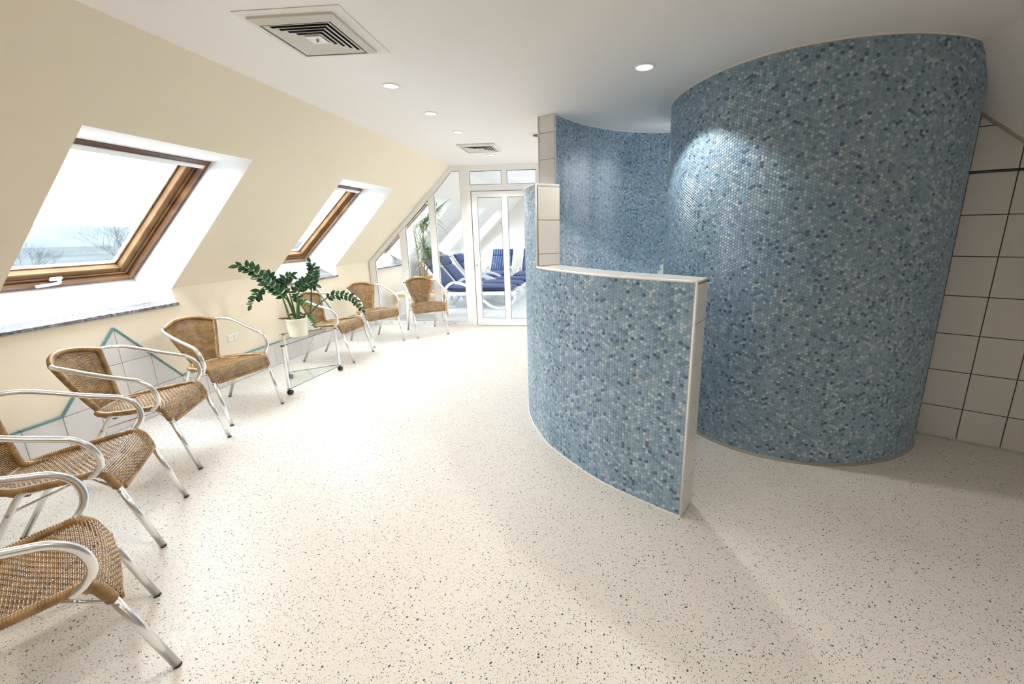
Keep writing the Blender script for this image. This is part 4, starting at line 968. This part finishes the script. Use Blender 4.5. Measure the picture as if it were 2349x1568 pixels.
def lounger_proto():
    t = empty('sun_lounger', (0, 0, 0)); W2 = .30
    # cushion: seat pad, leg pad, back pad with a headrest
    def pad(nm, P, th, par=None):
        # P: list of (x, z) centre line; rounded slab
        C = catmull([Vector((p[0], 0, p[1])) for p in P], 5); b = MB(); vs = []; prof = [(-W2+.03, -1), (-W2, -.4), (-W2, .4), (-W2+.035, 1), (0, 1.12), (W2-.035, 1), (W2, .4), (W2, -.4), (W2-.03, -1)]
        n = len(prof)
        for i, c in enumerate(C):
            T_ = (C[min(i+1, len(C)-1)]-C[max(i-1, 0)]).normalized(); N_ = Vector((-T_.z, 0, T_.x)); N_ = N_ if N_.z > 0 or abs(N_.z) < .01 else -N_
            e = min(1, .55+.45*min(i, len(C)-1-i)/1.5) if len(C) > 3 else 1
            for y, h in prof: vs.append(c+N_*(h*th/2*e)+Vector((0, y*(.94+.06*e), 0)))
        fs = [(i*n+k, i*n+(k+1) % n, (i+1)*n+(k+1) % n, (i+1)*n+k) for i in range(len(C)-1) for k in range(n)]+[tuple(range(n))[::-1], tuple((len(C)-1)*n+k for k in range(n))]
        b.add(vs, fs); return b.build(nm, M['cushion'], par or t, True, .9)
    pad('seat_pad', [(-.38, .40), (-.1, .375), (.12, .41)], .075)
    pad('leg_pad', [(.14, .42), (.5, .41), (.95, .40)], .075)
    pad('back_pad', [(-.40, .42), (-.60, .66), (-.72, .80)], .07)
    pad('head_pad', [(-.725, .81), (-.79, .92), (-.83, 1.0)], .08)
    for sg in (-1, 1):
        y = sg*(W2+.025)
        def band(nm, P, w=.030, d=.05):
            C = catmull([Vector((p[0], y, p[1])) for p in P], 6); b = MB(); vs = []
            for i, c in enumerate(C):
                T_ = (C[min(i+1, len(C)-1)]-C[max(i-1, 0)]).normalized(); N_ = Vector((-T_.z, 0, T_.x))
                vs += [c+N_*d/2+Vector((0, -w/2, 0)), c+N_*d/2+Vector((0, w/2, 0)), c-N_*d/2+Vector((0, w/2, 0)), c-N_*d/2+Vector((0, -w/2, 0))]
            b.add(vs, [(i*4+k, i*4+(k+1) % 4, i*4+4+(k+1) % 4, i*4+4+k) for i in range(len(C)-1) for k in range(4)]+[(0, 1, 2, 3), tuple((len(C)-1)*4+k for k in (3, 2, 1, 0))]); return b.build(nm, M['lounger_white'], t, True, .7)
        band('side_rail', [(-.45, .30), (0, .31), (.5, .32), (.98, .33)], .03, .07)
        band('armrest', [(-.42, .30), (-.36, .44), (-.22, .53), (-.02, .50), (.18, .40), (.34, .33)])
        band('leg', [(.98, .34), (1.02, .24), (.93, .10), (.75, .028), (.55, .06), (.38, .18), (.25, .28)])
        band('leg', [(-.50, .30), (-.56, .16), (-.50, .028), (-.40, .12), (-.30, .28)])
        band('back_frame', [(-.36, .33), (-.58, .60), (-.75, .82), (-.86, 1.0)], .03, .05)
    b = MB(); b.bbox((-.43, -W2, .31), (.98, W2, .34), .005); b.build('bed', M['lounger_white'], t)
    return t
lg = lounger_proto()
LG = [(-2.62, 8.20, 0, 'nearest sun lounger behind the glass, striped blue cushion, white curved legs'),
      (-2.60, 8.92, 0, 'second sun lounger behind the glass, its blue backrest raised high'),
      (-2.50, 9.66, 0, 'third sun lounger behind the glass, partly hidden by the frame post'),
      (-2.78, 11.35, -90, 'sun lounger facing us by the end wall, bright blue striped back'),
      (-1.86, 11.4, -90, 'sun lounger facing us at the right, half hidden by the mosaic wall')]
for i, (x, y, a, l) in enumerate(LG):
    o = lg if i == 0 else copy_tree(lg)
    o.location = (x, y, 0); o.rotation_euler = (0, 0, math.radians(a)); tag(o, l, 'sun lounger', 'white sun loungers with blue cushions in the far room')

# ------------------------------------------------------------------ outdoors beyond the skylights
gr = mat('pale_winter_field', (.028, .031, .032), 1, spec=0); noise_color(gr, (.030, .034, .036), (.037, .041, .042), .03, 5)
f = MB(); f.quad((-1500, -600, -7), (-30, -600, -7), (-30, 1500, -7), (-1500, 1500, -7)); o = f.build('ground', gr); struct(o)
hm = mat('haze_toned_wooded_hills', (.05, .056, .06), 1, spec=0); noise_color(hm, (.045, .053, .058), (.058, .065, .069), .02, 6)  # distance haze is put into the hill colour
f = MB(); n = 60; vs = []
for i in range(n+1):
    a = math.radians(95+i*85/n); R_ = 620; h = 5.6+3.2*math.sin(i*.33)*.5+1.2*math.sin(i*1.1); c, s = math.cos(a), math.sin(a)
    vs += [(c*R_, s*R_, -8), (c*(R_+60), s*(R_+60), 10+h), (c*(R_+200), s*(R_+200), -8)]
f.add(vs, [(i*3+k, i*3+3+k, i*3+4+k, i*3+1+k) for i in range(n) for k in (0, 1)]); struct(f.build('hill', hm, None, True))
bark = mat('bare_winter_branches', (.040, .044, .047), 1, spec=0)  # low-contrast grey carries the haze in the branch colour
def bare_tree(x, y, h, seed, label):
    rnd = random.Random(seed); t = empty('bare_tree', (x, y, -7)); tag(t, label, 'tree', 'bare trees outside the skylights')
    tb_, bb = MB(), MB()
    def grow(mb, p, d, L, r, lev):
        q = p+d*L; mb.tube([p, p+d*L*.5+Vector((rnd.uniform(-1, 1), rnd.uniform(-1, 1), 0))*L*.04, q], [r, r*.8, r*.6], 5 if lev < 2 else 3, False)
        if lev >= 6: return
        for _ in range(3 if lev else 5):
            nd_ = (d+Vector((rnd.uniform(-1, 1), rnd.uniform(-1, 1), rnd.uniform(-.25, .7)))*.75).normalized(); grow(bb, p+(q-p)*rnd.uniform(.55, 1), nd_, L*rnd.uniform(.6, .8), r*.55, lev+1)
    grow(tb_, Vector((0, 0, 0)), Vector((0, 0, 1)), h*.26, h*.009, 0)
    tb_.build('trunk', bark, t); bb.build('branches', bark, t)
bare_tree(-60, 46, 17, 3, 'tall bare winter tree seen faintly through the nearest skylight')
bare_tree(-80, 49, 13, 5, 'smaller bare tree in the haze left of the tall bare tree')
bare_tree(-42, 37, 8.5, 8, 'low bare tree at the right bottom corner of the nearest skylight')
bare_tree(-40, 62, 12.5, 11, 'bare tree seen through the second skylight')
